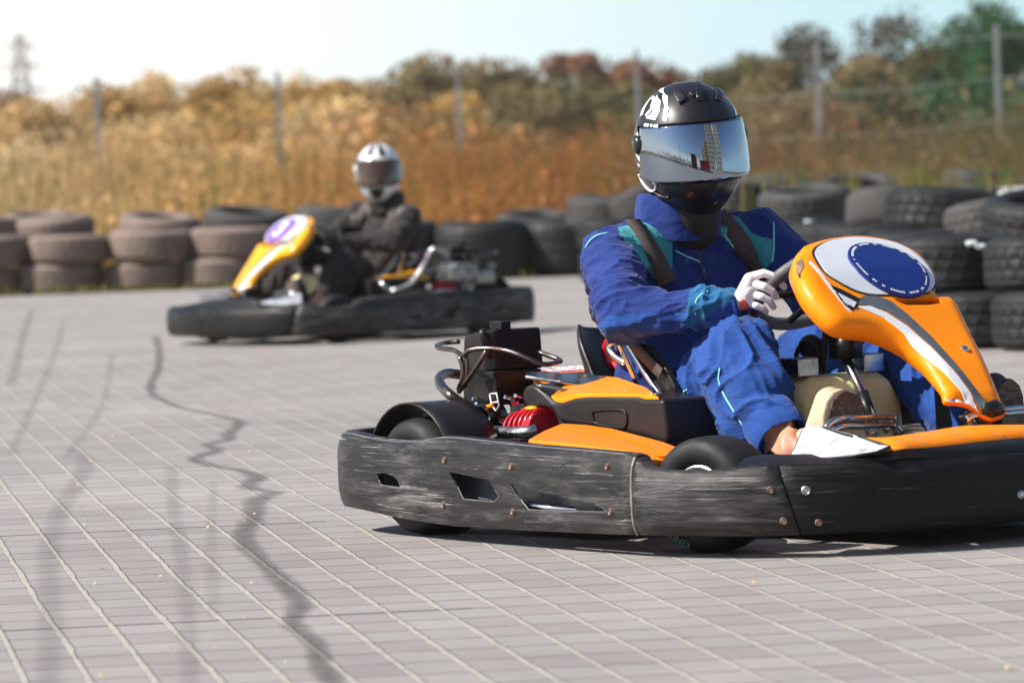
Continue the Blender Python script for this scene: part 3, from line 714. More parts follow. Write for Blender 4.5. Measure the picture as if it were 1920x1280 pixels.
    p_, n_ = spine(ys(1808, 655)[1]); q = fair(*ys(1808, 655)); bolt(q + V((n_.x, 0, n_.y)) * .002, (n_.x, 0, n_.y), .010, root, mir, 'chrome', par=fa)
    patch([(1495, 486), (1503, 484), (1506, 500), (1500, 512), (1496, 500)], .004, 'rust_bolt', 'clip', .004, d=.01)
    # slot liner, stay, nose
    mb = MB(); mb.grid([[fair(y, s, -.022) for y in (-.08, .1)] for s in (.32, .375)]); B(mb, 'slot_liner', 'grey_stripe', fa)
    mb = MB(); prism(mb, [P(1749, 672, y=0), P(1768, 690, y=0), P(1783, 808, y=0), P(1755, 808, y=0)], (-.02, .025, 0)); o = B(mb, 'fairing_stay', 'black_plastic', root, smooth=False); bevel(o, .003, 1)
    # front hardware
    mb = MB(); mb.tube([P(1808, 777, x=1.30), P(1826, 800, x=1.30)], .011, 10); mb.tube([P(1825, 772, x=1.32), P(1842, 784, x=1.32), P(1850, 790, x=1.32)], .009, 10); mb.tube([P(1812, 785, x=1.33), P(1830, 778, x=1.33), P(1860, 782, x=1.33)], .008, 10)
    B(mb, 'front_bracket', 'chrome', root); mb = MB(); mb.tube([P(1880, 768, x=1.25), P(1925, 763, x=1.25), P(1980, 762, x=1.25)], .006, 8); mb.tube([P(1880, 776, x=1.25), P(1925, 772, x=1.25), P(1980, 770, x=1.25)], .006, 8)
    B(mb, 'foot_bar', 'chrome', root)
    mb = MB(); prism(mb, [P(1805, 780, x=1.31), P(1818, 778, x=1.31), P(1842, 806, x=1.31), P(1826, 812, x=1.31)], (-.02, 0, 0)); o = B(mb, 'bracket_plate', 'steel', root, smooth=False); bevel(o, .003, 1); mb = MB(); mb.box(V((1.2, .36, .25)), (.1, .30, .05)); o = B(mb, 'pedal_box', 'steel', root, smooth=False); bevel(o, .003, 1)
    # pedals
    mb = MB()
    for k, dy in enumerate((0, 14)):
        mb.tube([P(1548 + dy, 803 + k * 3, x=1.20), P(1560 + dy, 790 + dy * .8, x=1.20), P(1580 + dy * .6, 784 + dy, x=1.19), P(1600 + dy, 784 + dy, x=1.17), P(1660, 782 + dy, x=1.16), P(1675, 784 + dy, x=1.16), P(1680, 800 + dy, x=1.15)], .0075, 10)
    mb.tube([P(1660, 806, x=1.15), P(1675, 796, x=1.15), P(1690, 812, x=1.15)], .009, 8); mb.tube([P(1630, 800, x=1.1), P(1640, 822, x=1.1)], .014, 10)
    B(mb, 'pedal', 'chrome', root)
    # nose cone and white toe panel
    nose = [(P(1480, 864, x=1.30), P(1500, 840, x=1.22))]
    xo = [(1625, 852), (1645, 849), (1690, 842), (1750, 838), (1850, 827), (1920, 821), (2050, 815), (2200, 818)]
    xi = [(1612, 824), (1628, 821), (1655, 821), (1690, 817), (1745, 809), (1800, 800), (1855, 797), (1900, 806)]
    rows = []
    outer = [P(*p, x=1.49 - (.05 if p[0] < 1650 else 0)) for p in xo]; inner = [P(*p, x=1.33) for p in xi]
    rows.append([p + V((-.01, 0, -.05)) for p in inner]); rows.append(inner); rows.append([(a * .5 + b * .5) + V((.01, 0, .010)) for a, b in zip(inner, outer)]); rows.append(outer)
    mb = MB(); mb.grid([catmull(r, 4) for r in rows]); nc = B(mb, 'nose_deck', pal['body_worn'], root); solid(nc, .004, 0)
    low = []
    for i, o_ in enumerate(catmull(outer, 4)): low.append(o_)
    pre = [P(1462, 869, x=1.25), P(1490, 868, x=1.29), P(1530, 865, x=1.34), P(1580, 859, x=1.39)]
    low = catmull(pre, 3) + low; edge_ = []
    for p in low:
        s_ = s_at_px(kp(p)[0]) if kp(p)[0] < 2080 else sE; edge_.append(bump_pt(min(s_, sE), 1.0, .004))
    mb = MB(); mb.grid([low, [(a * .55 + b_ * .45) + V((.004, 0, .006)) for a, b_ in zip(low, edge_)], edge_, [e_ + V((-.02, .01, -.02)) for e_ in edge_]]); B(mb, 'nose_lip', 'black_plastic', root)
    tp = [(P(1513, 800, x=1.18)), P(1535, 801, x=1.21), P(1600, 817, x=1.37), P(1650, 831, x=1.45), P(1668, 838, x=1.47), P(1645, 848, x=1.48), P(1600, 855, x=1.43), P(1540, 860, x=1.36), P(1479, 863, x=1.27), P(1494, 835, x=1.21), P(1505, 808, x=1.18)]
    mb = MB(); n = len(tp); cc = sum(tp, V()) / n + V((.01, -.005, .008)); mb.add(tp + [cc], [(i, (i + 1) % n, n) for i in range(n)]); o = B(mb, 'toe_panel', 'white_worn', root); solid(o, .008, 0); bevel(o, .002, 1, 60)
    mb = MB(); mb.tube(tp, .004, 6, closed=True, smooth=0); B(mb, 'panel_trim', 'black_plastic', o)
    mb = MB(); mb.grid([[bump_pt(sC - .10 + .4 * i / 12, k, o_) for i in range(13)] for k, o_ in ((.05, .03), (.97, .03))]); B(mb, 'bumper_backing', 'black_plastic', root)
    rows = [[bump_pt(sC - .12 + .36 * i / 12, 1.0, .012) + V((0, 0, d_)) * 1 + (cen - bump_pt(sC - .12 + .36 * i / 12, 1.0)).normalized() * q_ for i in range(13)] for cen in [V((1.0, -.35, .26))] for d_, q_ in ((-.005, .0), (.004, .04), (.004, .11))]
    mb = MB(); mb.grid(rows); B(mb, 'toe_ledge', 'black_plastic', root)
    # side wing of the seat with its belt, stretched to paint the torso's shade
    wing = [P(*p, y=-.315) for p in [(1163, 640), (1176, 636), (1215, 650), (1248, 690), (1266, 725), (1272, 832), (1246, 832), (1240, 750), (1214, 712), (1186, 668)]]
    mb = MB(); prism(mb, wing, (0, .02, 0)); o = B(mb, 'seat_shade_wing', 'dark_shell', root, smooth=False); bevel(o, .005, 3)
    mb = MB(); pp = [P(1184, 642, y=-.325), P(1212, 672, y=-.327), P(1240, 700, y=-.325)]; ribbon(mb, catmull(pp, 4), .028, V((0, -1, 0)), .003); B(mb, 'seat_belt', 'belt', root)
    return root
# ============================================================ THE DRIVERS
def basis(face, roll=0, pitch=0):
    f = V(face).normalized(); l = V((0, 0, 1)).cross(f).normalized(); u = f.cross(l)
    m = Matrix((f, l, u)).transposed()
    return m @ Matrix.Rotation(roll, 3, 'X') @ Matrix.Rotation(pitch, 3, 'Y')
def helm_pt(az, el, off=0):
    a, e = R(az), R(el)
    ce, se = cos(e), sin(e)
    rx = .158; ry = .134; rz = .158 if el > 0 else .180
    x = rx * ce * cos(a); y = ry * ce * sin(a); z = rz * se
    if el < -8 and cos(a) > 0:            # chin bar
        k = min(1, (-8 - el) / 25.); x += .022 * k * cos(a) ** 2 * (ce)
    if el < 0: y *= 1 - .10 * (se * se)
    p = V((x, y, z)); n = V((x / rx ** 2, y / ry ** 2, z / rz ** 2)).normalized()
    return p + n * off
def helmet(par, c, m, pal, mir):
    B = lambda mb, name, mt, p=None, **k: mb.build(name, mt, p or par, mir=mir, **k)
    T = lambda p: c + m @ p
    def azel(px, py):
        r = ray(px, py); o = K.loc(V((0, 0, CH))); d = K.loc(V((0, 0, CH)) + r) - o
        mi = m.inverted(); o, d = mi @ (o - c), (mi @ d).normalized()
        t = -o.dot(d); q = o + d * t
        lo = t - .3; best = (9, 0, 0)
        for i in range(240):                       # first point inside the shell
            q = o + d * (lo + i * .0025)
            e = math.asin(max(-1, min(1, q.z / (.158 if q.z > 0 else .170)))); az = math.degrees(math.atan2(q.y / .134, q.x / .158))
            s = (q.x / .16) ** 2 + (q.y / .134) ** 2 + (q.z / (.158 if q.z > 0 else .170)) ** 2
            if s < best[0]:
                l = math.sqrt(s); el = math.degrees(math.asin(max(-1, min(1, q.z / (.158 if q.z > 0 else .170) / l)))); best = (s, az, el)
            if s <= 1: return az, el
        return best[1], best[2]
    mb = MB(); rows = []
    for el in list(range(90, -68, -5)) + [-68]:
        rows.append([T(helm_pt(az, min(el, 89.9))) for az in range(-180, 180, 6)])
    rows.append([T(helm_pt(az, -68, -.014)) for az in range(-180, 180, 6)]); rows.append([T(helm_pt(az, -50, -.02)) for az in range(-180, 180, 6)])
    mb.grid(rows, cu=True); h = B(mb, 'helmet', pal['shell'])
    # visor with a rim
    up = lambda az: 25 - 3.5 * (abs(az) / 90) ** 2; lo = lambda az: -23.5 + 9 * max(0, (abs(az) - 55) / 35) ** 1.6
    mb = MB(); rows = []
    for j in range(25):
        k = j / 24; row = []
        for i in range(61):
            az = -82 + 164 * i / 60; a = R(az)
            z0_, z1_ = helm_pt(az, lo(az)).z, helm_pt(az, up(az)).z; z = z0_ + (z1_ - z0_) * k
            # a mirrored shield: nearly straight up and down, leaning back at the brow
            fr = math.sqrt(max(.01, 1 - ((z + .080) / .272) ** 2))
            ax_ = .1735 * fr; ay_ = .1375 * math.sqrt(1 - ((z + .04) / .30) ** 2)
            row.append(T(V((ax_ * cos(a), ay_ * sin(a), z))))
        rows.append(row)
    mb.grid(rows); vz = B(mb, 'visor', pal['visor'], h); solid(vz, .002, 0)
    mb = MB()
    ring = [T(helm_pt(az, up(az) + 1.2, .003)) for az in range(-90, 91, 6)] + [T(helm_pt(az, lo(az) - 1.2, .003)) for az in range(90, -91, -6)]
    mb.tube(ring, .0026, 8, closed=True, smooth=0); B(mb, 'visor_seal', 'black_plastic', h)
    mb = MB()
    for s_ in (-1, 1): mb.lathe([(1e-3, .007), (.016, .007), (.022, .003), (.024, -.004)], T(helm_pt(88 * s_, 6, .004)), m @ V((0, s_, 0)), 20, closed=False)
    B(mb, 'visor_pivot', pal['shell'], h)
    def deco(pts, name, mt, off=.0012, d=3.2, px=True, th=None):
        pl = [azel(*p) for p in pts] if px else pts
        ls = 1.0
        mb = cdt(pl, [], d, lambda a, e, sk: T(helm_pt(a, e, off - sk)), skirt=th); B(mb, name, mt, h)
    if pal.get('art'):
        W = 'helmet_white'
        for pts in ([(1226, 172), (1236, 165), (1244, 176), (1247, 200), (1243, 226), (1250, 228), (1254, 206), (1253, 182), (1247, 165), (1238, 162)],
                    [(1233, 178), (1240, 190), (1238, 210), (1230, 226), (1212, 223), (1222, 213), (1229, 199)],
                    [(1226, 175), (1231, 184), (1228, 200), (1219, 213), (1213, 220), (1210, 216), (1220, 205), (1224, 190)],
                    [(1221, 178), (1211, 192), (1203, 209), (1201, 219), (1206, 216), (1212, 200), (1222, 185)]):
            deco(pts, 'shell_graphic', W, .0014, 2.2)
        for pts in ([(1372, 178), (1376, 180), (1390, 215), (1394, 240), (1391, 240), (1386, 214)], [(1362, 172), (1366, 173), (1378, 200), (1382, 236), (1379, 236), (1374, 203)],
                    [(1236, 158), (1262, 152), (1290, 149), (1290, 151), (1264, 155), (1240, 162)], [(1186 + 8, 252), (1197, 246), (1199, 262), (1195, 268)], [(1192, 286), (1198, 290), (1212, 306), (1222, 318), (1216, 319), (1203, 308)]):
            deco(pts, 'shell_graphic', 'silver', .0014, 2.2)
        for i in range(8):
            x, y = 1193 + i * 5.0, 272 + i * 6.0
            deco([(x, y), (x + 4.5, y + 2), (x + 6, y + 9), (x + 2, y + 10)], 'shell_graphic', W, .0014, 2)
        for i in range(6):
            x, y = 1196 + i * 5, 304 + i * 6
            deco([(x, y), (x + 4, y + 2.5), (x + 5, y + 8), (x + 1, y + 7)], 'shell_graphic', W, .0014, 2)
        mb = MB(); mb.tube([T(helm_pt(*azel(*p), .0016)) for p in [(1194, 326), (1200, 338), (1212, 349), (1222, 354), (1228, 348), (1226, 338), (1219, 330)]], .0032, 8); B(mb, 'shell_graphic', W, h)
        mb = MB(); mb.tube([T(helm_pt(*azel(*p), .002)) for p in [(1226, 356), (1238, 363), (1252, 365)]], .0045, 8); B(mb, 'chin_vent', 'dark_shell', h)
        for x in (1262, 1303, 1338):
            deco([(x, 174), (x + 13, 171), (x + 24, 182), (x + 24, 188), (x + 12, 197), (x + 6, 190)] if x == 1262 else [(x, 168), (x + 12, 170), (x + 14, 190), (x + 2, 188)], 'top_vent', 'helmet_black', .008, 3, th=.008)
        deco([(1290, 178), (1300, 170), (1306, 155), (1302, 172), (1310, 180), (1300, 184)], 'top_vent', 'dark_shell', .005, 3, th=.004)
        for j, pts in enumerate(([(1216, 234), (1224, 235), (1222, 240), (1214, 239)], [(1226, 235), (1230, 236), (1229, 241), (1225, 240)], [(1232, 236), (1240, 236), (1238, 242), (1231, 241)])):
            deco(pts, 'visor_mark', 'strap_white', .0115, 2)
    if pal.get('white'):
        deco([(-22, 84), (-6, 84), (-8, 60), (-12, 34), (-34, 34), (-32, 60)], 'shell_graphic', 'helmet_dark', .0014, 6, px=False)
        deco([(22, 84), (6, 84), (8, 60), (12, 34), (34, 34), (32, 60)], 'shell_graphic', 'helmet_dark', .0014, 6, px=False)
        deco([(-24, -28), (24, -28), (20, -48), (0, -60), (-20, -48)], 'chin_vent', 'helmet_dark', .002, 6, px=False)
        deco([(60, 28), (100, 30), (120, 10), (100, 0), (92, 20)], 'shell_graphic', 'helmet_dark', .0014, 6, px=False)
    return h
CYAN = [[(1158, 426), (1205, 417), (1216, 416), (1261, 446), (1260, 524), (1248, 512), (1224, 524), (1206, 492), (1186, 464), (1163, 442)],
        [(1340, 408), (1362, 402), (1384, 405), (1411, 439), (1448, 449), (1451, 488), (1437, 503), (1410, 508), (1378, 464), (1338, 428)]]
CUFF = [(1304, 566), (1318, 550), (1350, 538), (1398, 530), (1398, 592), (1372, 606), (1335, 628), (1308, 606)]
POCK = [[(1250, 728), (1330, 760), (1300, 830), (1240, 800)]]
def geo_d(p, a, b):
    d = b - a; k = max(-.1, min(1.15, (p - a).dot(d) / d.length_squared)); return (p - a - d * k).length
def person_build(name, frame, pal, face, mir, roll=0, pitch=0, hc=None):
    sh_r, sh_l = V((.25, -.222, .652)), V((.30, .215, .675))
    rim = P(1432, 548, y=-.145)
    el_r = P(1172, 590, Y=11.36); wr_r = P(1364, 572, Y=11.27)
    el_l = V((.52, .32, .46)); wr_l = V((.76, .19, .53))
    hp = V((.20, 0, .20)); kn_r = P(1392, 652, y=-.235); an_r = P(1458, 812, y=-.285)
    kn_l = V((.80, .225, .385)); an_l = P(1790, 795, x=1.02)
    nk = V((.235, .0, .74)); hc = hc or P(1293, 274, Y=11.70)
    mb = MB()
    for s_ in (-1, 1):
        mb.capsule((.25, .065 * s_, .20), (.25, .07 * s_, .36), .12, .11)
        mb.capsule((.25, .07 * s_, .36), (.235, .09 * s_, .57), .11, .113)
    mb.ell((.235, 0, .53), (.13, .195, .19)); mb.ell((.30, 0, .35), (.12, .15, .17))
    mb.capsule((.24, -.15, .665), (.27, .15, .68), .068, .068); mb.capsule((.22, 0, .60), (.245, 0, .72), .10, .085)
    mb.capsule((.24, -.02, .70), hc + V((-.03, 0, -.135)), .082, .074)       # collar and neck
    mb.capsule(sh_r, el_r, .077, .070); mb.capsule(el_r, wr_r, .071, .041)
    mb.capsule(sh_r + V((-.0, .05, .0)), sh_r, .08, .078)
    mb.capsule(wr_r, P(1382, 567, Y=11.26), .041, .026)
    mb.capsule(sh_l, el_l, .08, .068); mb.capsule(el_l, wr_l, .068, .045)
    for kn, an, s_ in ((kn_r, an_r, -1), (kn_l, an_l, 1)):
        mb.capsule((.26, .10 * s_, .18), kn + V((-.02, 0, -.015)), .105, .082)
        mid = (kn + an) / 2
        if s_ > 0: mb.capsule((.36, .09, .28), (.64, .19, .43), .10, .088)
        if s_ < 0:
            mb.capsule(kn, mid + V((-.0, -.0, -.01)), .074, .078); mb.capsule(mid + V((-.02, 0, -.02)), an + V((-.015, 0, .015)), .078, .060)
            mb.capsule(P(1368, 690, y=-.25), P(1408, 792, y=-.27), .080, .072); mb.capsule(P(1300, 745, y=-.20), P(1375, 665, y=-.24), .085, .07)
        else:
            mb.capsule(kn, mid, .072, .070); mb.capsule(mid, an, .070, .050)
    # ankles
    mb.capsule(an_r, P(1492, 842, y=-.30), .040, .034); mb.capsule(P(1492, 842, y=-.30), P(1545, 860, y=-.28), .034, .03)
    mb.capsule(an_l, P(1815, 808, x=1.03), .042, .034); mb.capsule(P(1815, 808, x=1.03), P(1850, 800, x=1.08), .034, .03)
    def fold(me):
        cs = []
        for v in me.vertices:
            p = v.co; q = V(p)
            # creases run round the sleeves, down the trouser legs and across the belly
            leg = p.x > .45 and p.z < .5
            big = noise.noise(V((q.x * 5, q.y * 5, q.z * 7)) + V((3, 1, 2)))
            if leg: w = V((q.x * 13 + q.z * 6, q.y * 13, q.z * 2.6))
            elif p.y < -.2 and p.z > .42: w = V((q.x * 7, q.y * 7 + q.z * 7, q.z * 15 - q.x * 9))
            else: w = V((q.x * 5 + q.z * 3, q.y * 8, q.z * 7 - abs(q.y) * 8))
            r = noise.noise(w + V((big, big, 0)) * 1.3); rid = (1 - abs(r)) ** 5
            r2 = noise.noise(w * 2.1 + V((7, 3, 1))); rid2 = (1 - abs(r2)) ** 4
            a = (.010 if p.z < .6 else .0065) if p.z < .76 else .003
            cs.append(p + v.normal * ((rid - .45) * a * 1.5 + (rid2 - .35) * a * .55 + big * .008))
        for v, c in zip(me.vertices, cs): v.co = c
        me.update()
        for f in me.polygons:
            c = f.center; px, py = kp(c); k = 0; fr = f.normal.dot(V((-.602 * 0 + .799 * .6, -.602, 0)) ) > -.2
            fr = f.normal.x > -.25
            if c.x > .45 and c.z < .52: k = 4
            if fr and c.z > .55 and any(pip((px, py), q) for q in CYAN): k = 1
            dd_ = wr_r - el_r; kk_ = (c - el_r).dot(dd_) / dd_.length_squared
            if c.y < -.1 and c.x > .4 and kk_ > .66 + .02 * sin(c.z * 60) and (c - el_r - dd_ * kk_).length < .058 and c.z > .475: k = 2
            if (c - kn_r).length < .112 or (c - P(1392, 640, y=-.235)).length < .10: k = 4
            if c.z > .80 and c.x < .5: k = 5
            for an, d in ((an_r, P(1492, 842, y=-.30)), (an_l, P(1815, 808, x=1.03))):
                ax = (d - an).normalized()
                if (c - an).dot(ax) > .012 and (c - an).length < .25 and c.x > .85: k = 3
            f.material_index = k
    body = blob(mb, .0048, name, [pal['suit'], pal['panel'], pal['cuff'], 'skin', pal['legs'], 'helmet_dark'], None, 1, 5, fold)
    bvh = BVHTree.FromPolygons([v.co.copy() for v in body.data.vertices], [tuple(f.vertices) for f in body.data.polygons])
    if mir < 0:
        for v in body.data.vertices: v.co.y *= -1
        body.data.flip_normals()
    body.location = frame.o; body.rotation_euler = (0, 0, frame.a)
    o0 = K.loc(V((0, 0, CH)))
    def on(px, py):
        d = (K.loc(V((0, 0, CH)) + ray(px, py)) - o0).normalized(); h = bvh.ray_cast(o0, d)
        return (h[0], h[1]) if h[0] else None
    B = lambda mb, nm, m, p=body, **k: mb.build(nm, m, p, mir=mir, **k)
    # harness straps laid on the chest
    for pts, w in (([(1184, 418), (1196, 432), (1210, 452), (1222, 472), (1234, 496), (1244, 514), (1252, 530)], .044), ([(1346, 406), (1358, 416), (1372, 432), (1388, 452), (1402, 474), (1414, 494), (1420, 506)], .048)):
        hs = [on(*p) for p in pts]; hs = [h for h in hs if h]
        if len(hs) > 2:
            pp = [h[0] + h[1] * .007 for h in hs]; nn = [h[1] for h in hs]
            for _ in range(2): pp = [pp[0]] + [(a + b * 2 + c) / 4 for a, b, c in zip(pp, pp[1:], pp[2:])] + [pp[-1]]; nn = [nn[0]] + [(a + b + c).normalized() for a, b, c in zip(nn, nn[1:], nn[2:])] + [nn[-1]]
            mb = MB(); ribbon(mb, pp, w, nn, .003); B(mb, 'harness_strap', 'belt')
    if mir > 0:
        for pts in ([(1098, 465), (1108, 450), (1122, 441), (1140, 438)], [(1450, 417), (1451, 440), (1451, 470), (1448, 490)], [(1340, 412), (1350, 430), (1366, 452), (1384, 476), (1404, 506)],
                    [(1303, 590), (1305, 566), (1316, 552), (1328, 546)], [(1275, 404), (1270, 425), (1278, 442), (1294, 444)], [(1266, 470), (1290, 482), (1312, 492), (1320, 510)],
                    [(1268, 780), (1266, 760), (1275, 740), (1288, 730)], [(1350, 690), (1348, 712), (1358, 740), (1375, 768), (1395, 800)]):
            hs = [on(*p) for p in pts]; pp = [h[0] + h[1] * .001 for h in hs if h]
            while len(pp) > 2 and any((a - b).length > .06 for a, b in zip(pp, pp[1:])): pp.pop()
            if len(pp) > 2: mb = MB(); mb.tube(pp, .0022, 6); B(mb, 'piping', pal['pipe'])
    # turned trouser hems
    for an, d, r_ in ((P(1450, 796, y=-.275), P(1470, 826, y=-.285), .064), (P(1782, 782, x=1.0), P(1798, 800, x=1.02), .060)):
        ax = (d - an).normalized(); L = (d - an).length; u = ax.orthogonal().normalized(); w = ax.cross(u); rows = []
        for h, r in ((-.03, .98), (0, 1.06), (.5, 1.03), (1, 1.0), (1.04, .96), (1, .92), (.3, .90)):
            rows.append([an + ax * (h * L if h >= 0 else h) + (u * cos(a) + w * sin(a)) * r_ * r * (1 + .05 * sin(3 * a + h) + .03 * sin(5 * a)) for a in [2 * pi * k / 40 for k in range(40)]])
        mb = MB(); mb.grid(rows, cu=True); B(mb, 'trouser_hem', pal['legs'])
    hs = [on(*p) for p in [(1300, 452), (1308, 475), (1316, 500), (1324, 525)]]; pp = [h[0] + h[1] * .001 for h in hs if h]
    if mir > 0 and len(pp) > 2: mb = MB(); mb.tube(pp, .0024, 6); B(mb, 'zip', 'belt')
    # gaiter under the helmet
    mb = MB(); mb.capsule(hc + V((-.01, 0, -.10)), hc + V((-.015, 0, -.19)), .083, .075); B(mb, 'neck_gaiter', 'gaiter')
    # collar
    mb = MB(); rows = []
    cc = V((.255, -.012, 0))
    for z, r in ((.69, .100), (.72, .101), (.745, .100), (.77, .098), (.786, .096), (.790, .092), (.784, .088), (.73, .090)):
        rows.append([cc + V(((r + .004 * sin(5 * a + z * 60)) * cos(a), (r * 1.08 + .004 * sin(7 * a)) * sin(a), z - .014 * cos(a - .5) * (1 if z > .72 else .2) + .005 * sin(3 * a))) for a in [2 * pi * k / 48 for k in range(48)]])
    mb.grid(rows, cu=True); B(mb, 'collar', pal['suit'])
    helmet(body, hc, basis(face, roll, pitch), pal, mir)
    # near glove: palm and five fingers closed on the rim
    def glove(fingers, palm, thumb, nm='glove'):
        mb = MB()
        for (a, b, ra, rb) in palm: mb.capsule(a, b, ra, rb)
        for ch, r in fingers:
            for i, (a, b) in enumerate(zip(ch, ch[1:])): mb.capsule(a, b, r * (1 - .07 * i), r * (1 - .07 * (i + 1)), 12)
        for i, (a, b) in enumerate(zip(thumb, thumb[1:])): mb.capsule(a, b, .014 - .001 * i, .013 - .001 * i, 12)
        def band(me):
            for f in me.polygons:
                px, py = kp(f.center); f.material_index = 1 if (mir > 0 and nm == 'glove' and pip((px, py), [(1385, 566), (1394, 560), (1418, 588), (1390, 590)])) else 0
        return blob(mb, .002, 'glove', [pal['glove'], 'coral'], body, mir, 2, band)
    Yh = 11.25
    q = lambda x, y, d=0: P(x, y, Y=Yh + d)
    fing = [([q(1404, 520, .002), q(1432, 512, -.016), q(1456, 520, -.018), q(1470, 538, .0)], .0108), ([q(1412, 532, -.004), q(1433, 537, -.022), q(1448, 546, -.020), q(1455, 556, -.004)], .0108),
            ([q(1408, 551, -.002), q(1428, 556, -.020), q(1443, 564, -.018), q(1450, 575, -.002)], .0104), ([q(1404, 568, .0), q(1418, 573, -.014), q(1430, 578, -.012), q(1436, 584, -.0)], .0096)]
    palm = [(q(1390, 560, .0), q(1406, 524, .0), .020, .0165), (q(1390, 564, .0), q(1404, 545, -.002), .020, .018), (q(1391, 568, .0), q(1402, 566, .0), .018, .016), (q(1387, 566, .003), q(1394, 562, .0), .022, .021)]
    thumb = [q(1398, 556, .03), q(1414, 548, .045), q(1432, 542, .05), q(1446, 540, .045)]
    glove(fing, palm, thumb)
    # far glove, mostly behind the fairing
    cx = V((.745, 0, .565)); upv = V((cos(R(38)), 0, sin(R(38)))); hw = cx + V((0, .158, 0)); ax = V((sin(R(38)), 0, -cos(R(38))))
    q2 = lambda t, o, i: hw + upv * t + ax * i + V((0, o, 0))
    fing = [([q2(.03 - k * .022, .022, -.025), q2(.03 - k * .022, .012, .022), q2(.03 - k * .022, -.018, .022), q2(.03 - k * .022, -.024, -.004)], .0112 - .0005 * k) for k in range(4)]
    palm = [(q2(.03, .022, -.028), q2(-.035, .022, -.028), .018, .018), (q2(0, .045, -.05), q2(0, .028, -.03), .028, .028)]
    glove(fing, palm, [q2(.02, .02, -.04), q2(.045, .0, -.03), q2(.06, -.018, -.018), q2(.07, -.022, -.0)], 'far')
    # shoes
    for out, x, kk in (([(1544, 804), (1545, 778), (1552, 752), (1565, 735), (1583, 728), (1602, 735), (1614, 752), (1621, 780), (1624, 806)], 1.13, 1),
                       ([(1862, 775), (1866, 740), (1873, 720), (1885, 710), (1899, 709), (1911, 720), (1919, 742), (1921, 770)], 1.14, 2)):
        pl = [P(*p, x=x) for p in out]
        mb = MB(); n = len(pl); back = [p + V((-.028, -.004, 0)) for p in pl]
        cc = sum(pl, V()) / n
        pin = [cc + (p - cc) * .96 for p in pl]; low = [V((p.x - .02, p.y, p.z - .10)) for p in (pl[-1], pl[0])]
        prism(mb, pl, (-.026, -.006, 0)); o = B(mb, 'shoe', 'shoe_side' if kk == 1 and pal['art2'] else 'shoe_black', smooth=True); bevel(o, .006, 3)
        mb2 = MB(); ins = [cc + (p - cc) * (.86 if kk == 1 else .88) + V((.0015, .004 if kk == 1 else 0, 0)) for p in pl]; prism(mb2, ins, (.003, 0, 0)); B(mb2, 'sole', 'sole_brown', o, smooth=False)
        mb3 = MB(); a0 = cc + V((-.05, 0, -.02)); mb3.capsule(a0 + V((0, 0, .03)), a0 + V((-.03, -.01, -.06)), .036, .042); mb3.capsule(a0 + V((-.03, -.01, -.06)), a0 + V((-.10, -.02, -.07)), .04, .036)
        B(mb3, 'shoe_upper', 'shoe_side' if kk == 1 and pal['art2'] else 'shoe_black', o)
    return body
# ============================================================ CAMERA, SKY, SUN
cam = bpy.data.cameras.new('camera'); co = bpy.data.objects.new('camera', cam); C.objects.link(co); S.camera = co
cam.sensor_width = 36; cam.lens = 36 * F / 1920; cam.clip_end = 3000; cam.clip_start = .5
rx = V((1, 0, 0)) * cr + V((0, -sp, -cp)) * sr; dn = V((-1, 0, 0)) * sr + V((0, -sp, -cp)) * cr; fw = V((0, cp, -sp))
co.matrix_world = Matrix.Translation((0, 0, CH)) @ Matrix((rx, -dn, -fw)).transposed().to_4x4()
cam.dof.use_dof = True; cam.dof.focus_distance = 11.45; cam.dof.aperture_fstop = 6.0
S.view_settings.view_transform = 'Standard'; S.view_settings.look = 'None'; S.view_settings.gamma = 1; S.view_settings.exposure = .72
EL, AZ = R(43), None
sd = V((-1, -.22, 0)).normalized() * cos(EL) + V((0, 0, sin(EL)))      # towards the sun
wd = bpy.data.worlds.new('World'); S.world = wd; wd.use_nodes = True; wt = wd.node_tree
sky = N(wt, 'ShaderNodeTexSky', sky_type='NISHITA'); sky.sun_disc = False; sky.sun_elevation = EL; sky.sun_rotation = math.atan2(sd.x, sd.y)
sky.air_density = 1.0; sky.dust_density = 1.0; sky.ozone_density = 2.5
bg = wt.nodes['Background']; bg.inputs[1].default_value = .075
tcw = N(wt, 'ShaderNodeTexCoord'); sx = N(wt, 'ShaderNodeSeparateXYZ'); wt.links.new(tcw.outputs['Generated'], sx.inputs[0])
# bright band low in the sky, whitened leftward in place of flare; faint cirrus
mpw = N(wt, 'ShaderNodeMapping'); mpw.inputs['Scale'].default_value = (14, 14, 60); wt.links.new(tcw.outputs['Generated'], mpw.inputs[0])
cl = noise_n(wt, mpw.outputs[0], 1.2, 6, .6, .4); clr = ramp(wt, cl, [(.5, g(0)), (.8, g(.35))])
mk = N(wt, 'ShaderNodeMapRange'); wt.links.new(sx.outputs['X'], mk.inputs[0]); mk.inputs[1].default_value = .085; mk.inputs[2].default_value = -.09; mk.inputs[3].default_value = .0; mk.inputs[4].default_value = .9
mxw = N(wt, 'ShaderNodeMix', data_type='RGBA'); wt.links.new(mk.outputs[0], mxw.inputs[0])
mxw.inputs[6].default_value = (4.6, 7.7, 8.9, 1); mxw.inputs[7].default_value = (12, 11.4, 10.8, 1)
mc = N(wt, 'ShaderNodeMix', data_type='RGBA'); wt.links.new(clr.outputs[0], mc.inputs[0]); wt.links.new(mxw.outputs[2], mc.inputs[6]); mc.inputs[7].default_value = (10, 11.6, 12.4, 1)
mz = N(wt, 'ShaderNodeMapRange'); wt.links.new(sx.outputs['Z'], mz.inputs[0]); mz.inputs[1].default_value = .055; mz.inputs[2].default_value = .12; mz.inputs[3].default_value = .85; mz.inputs[4].default_value = 0
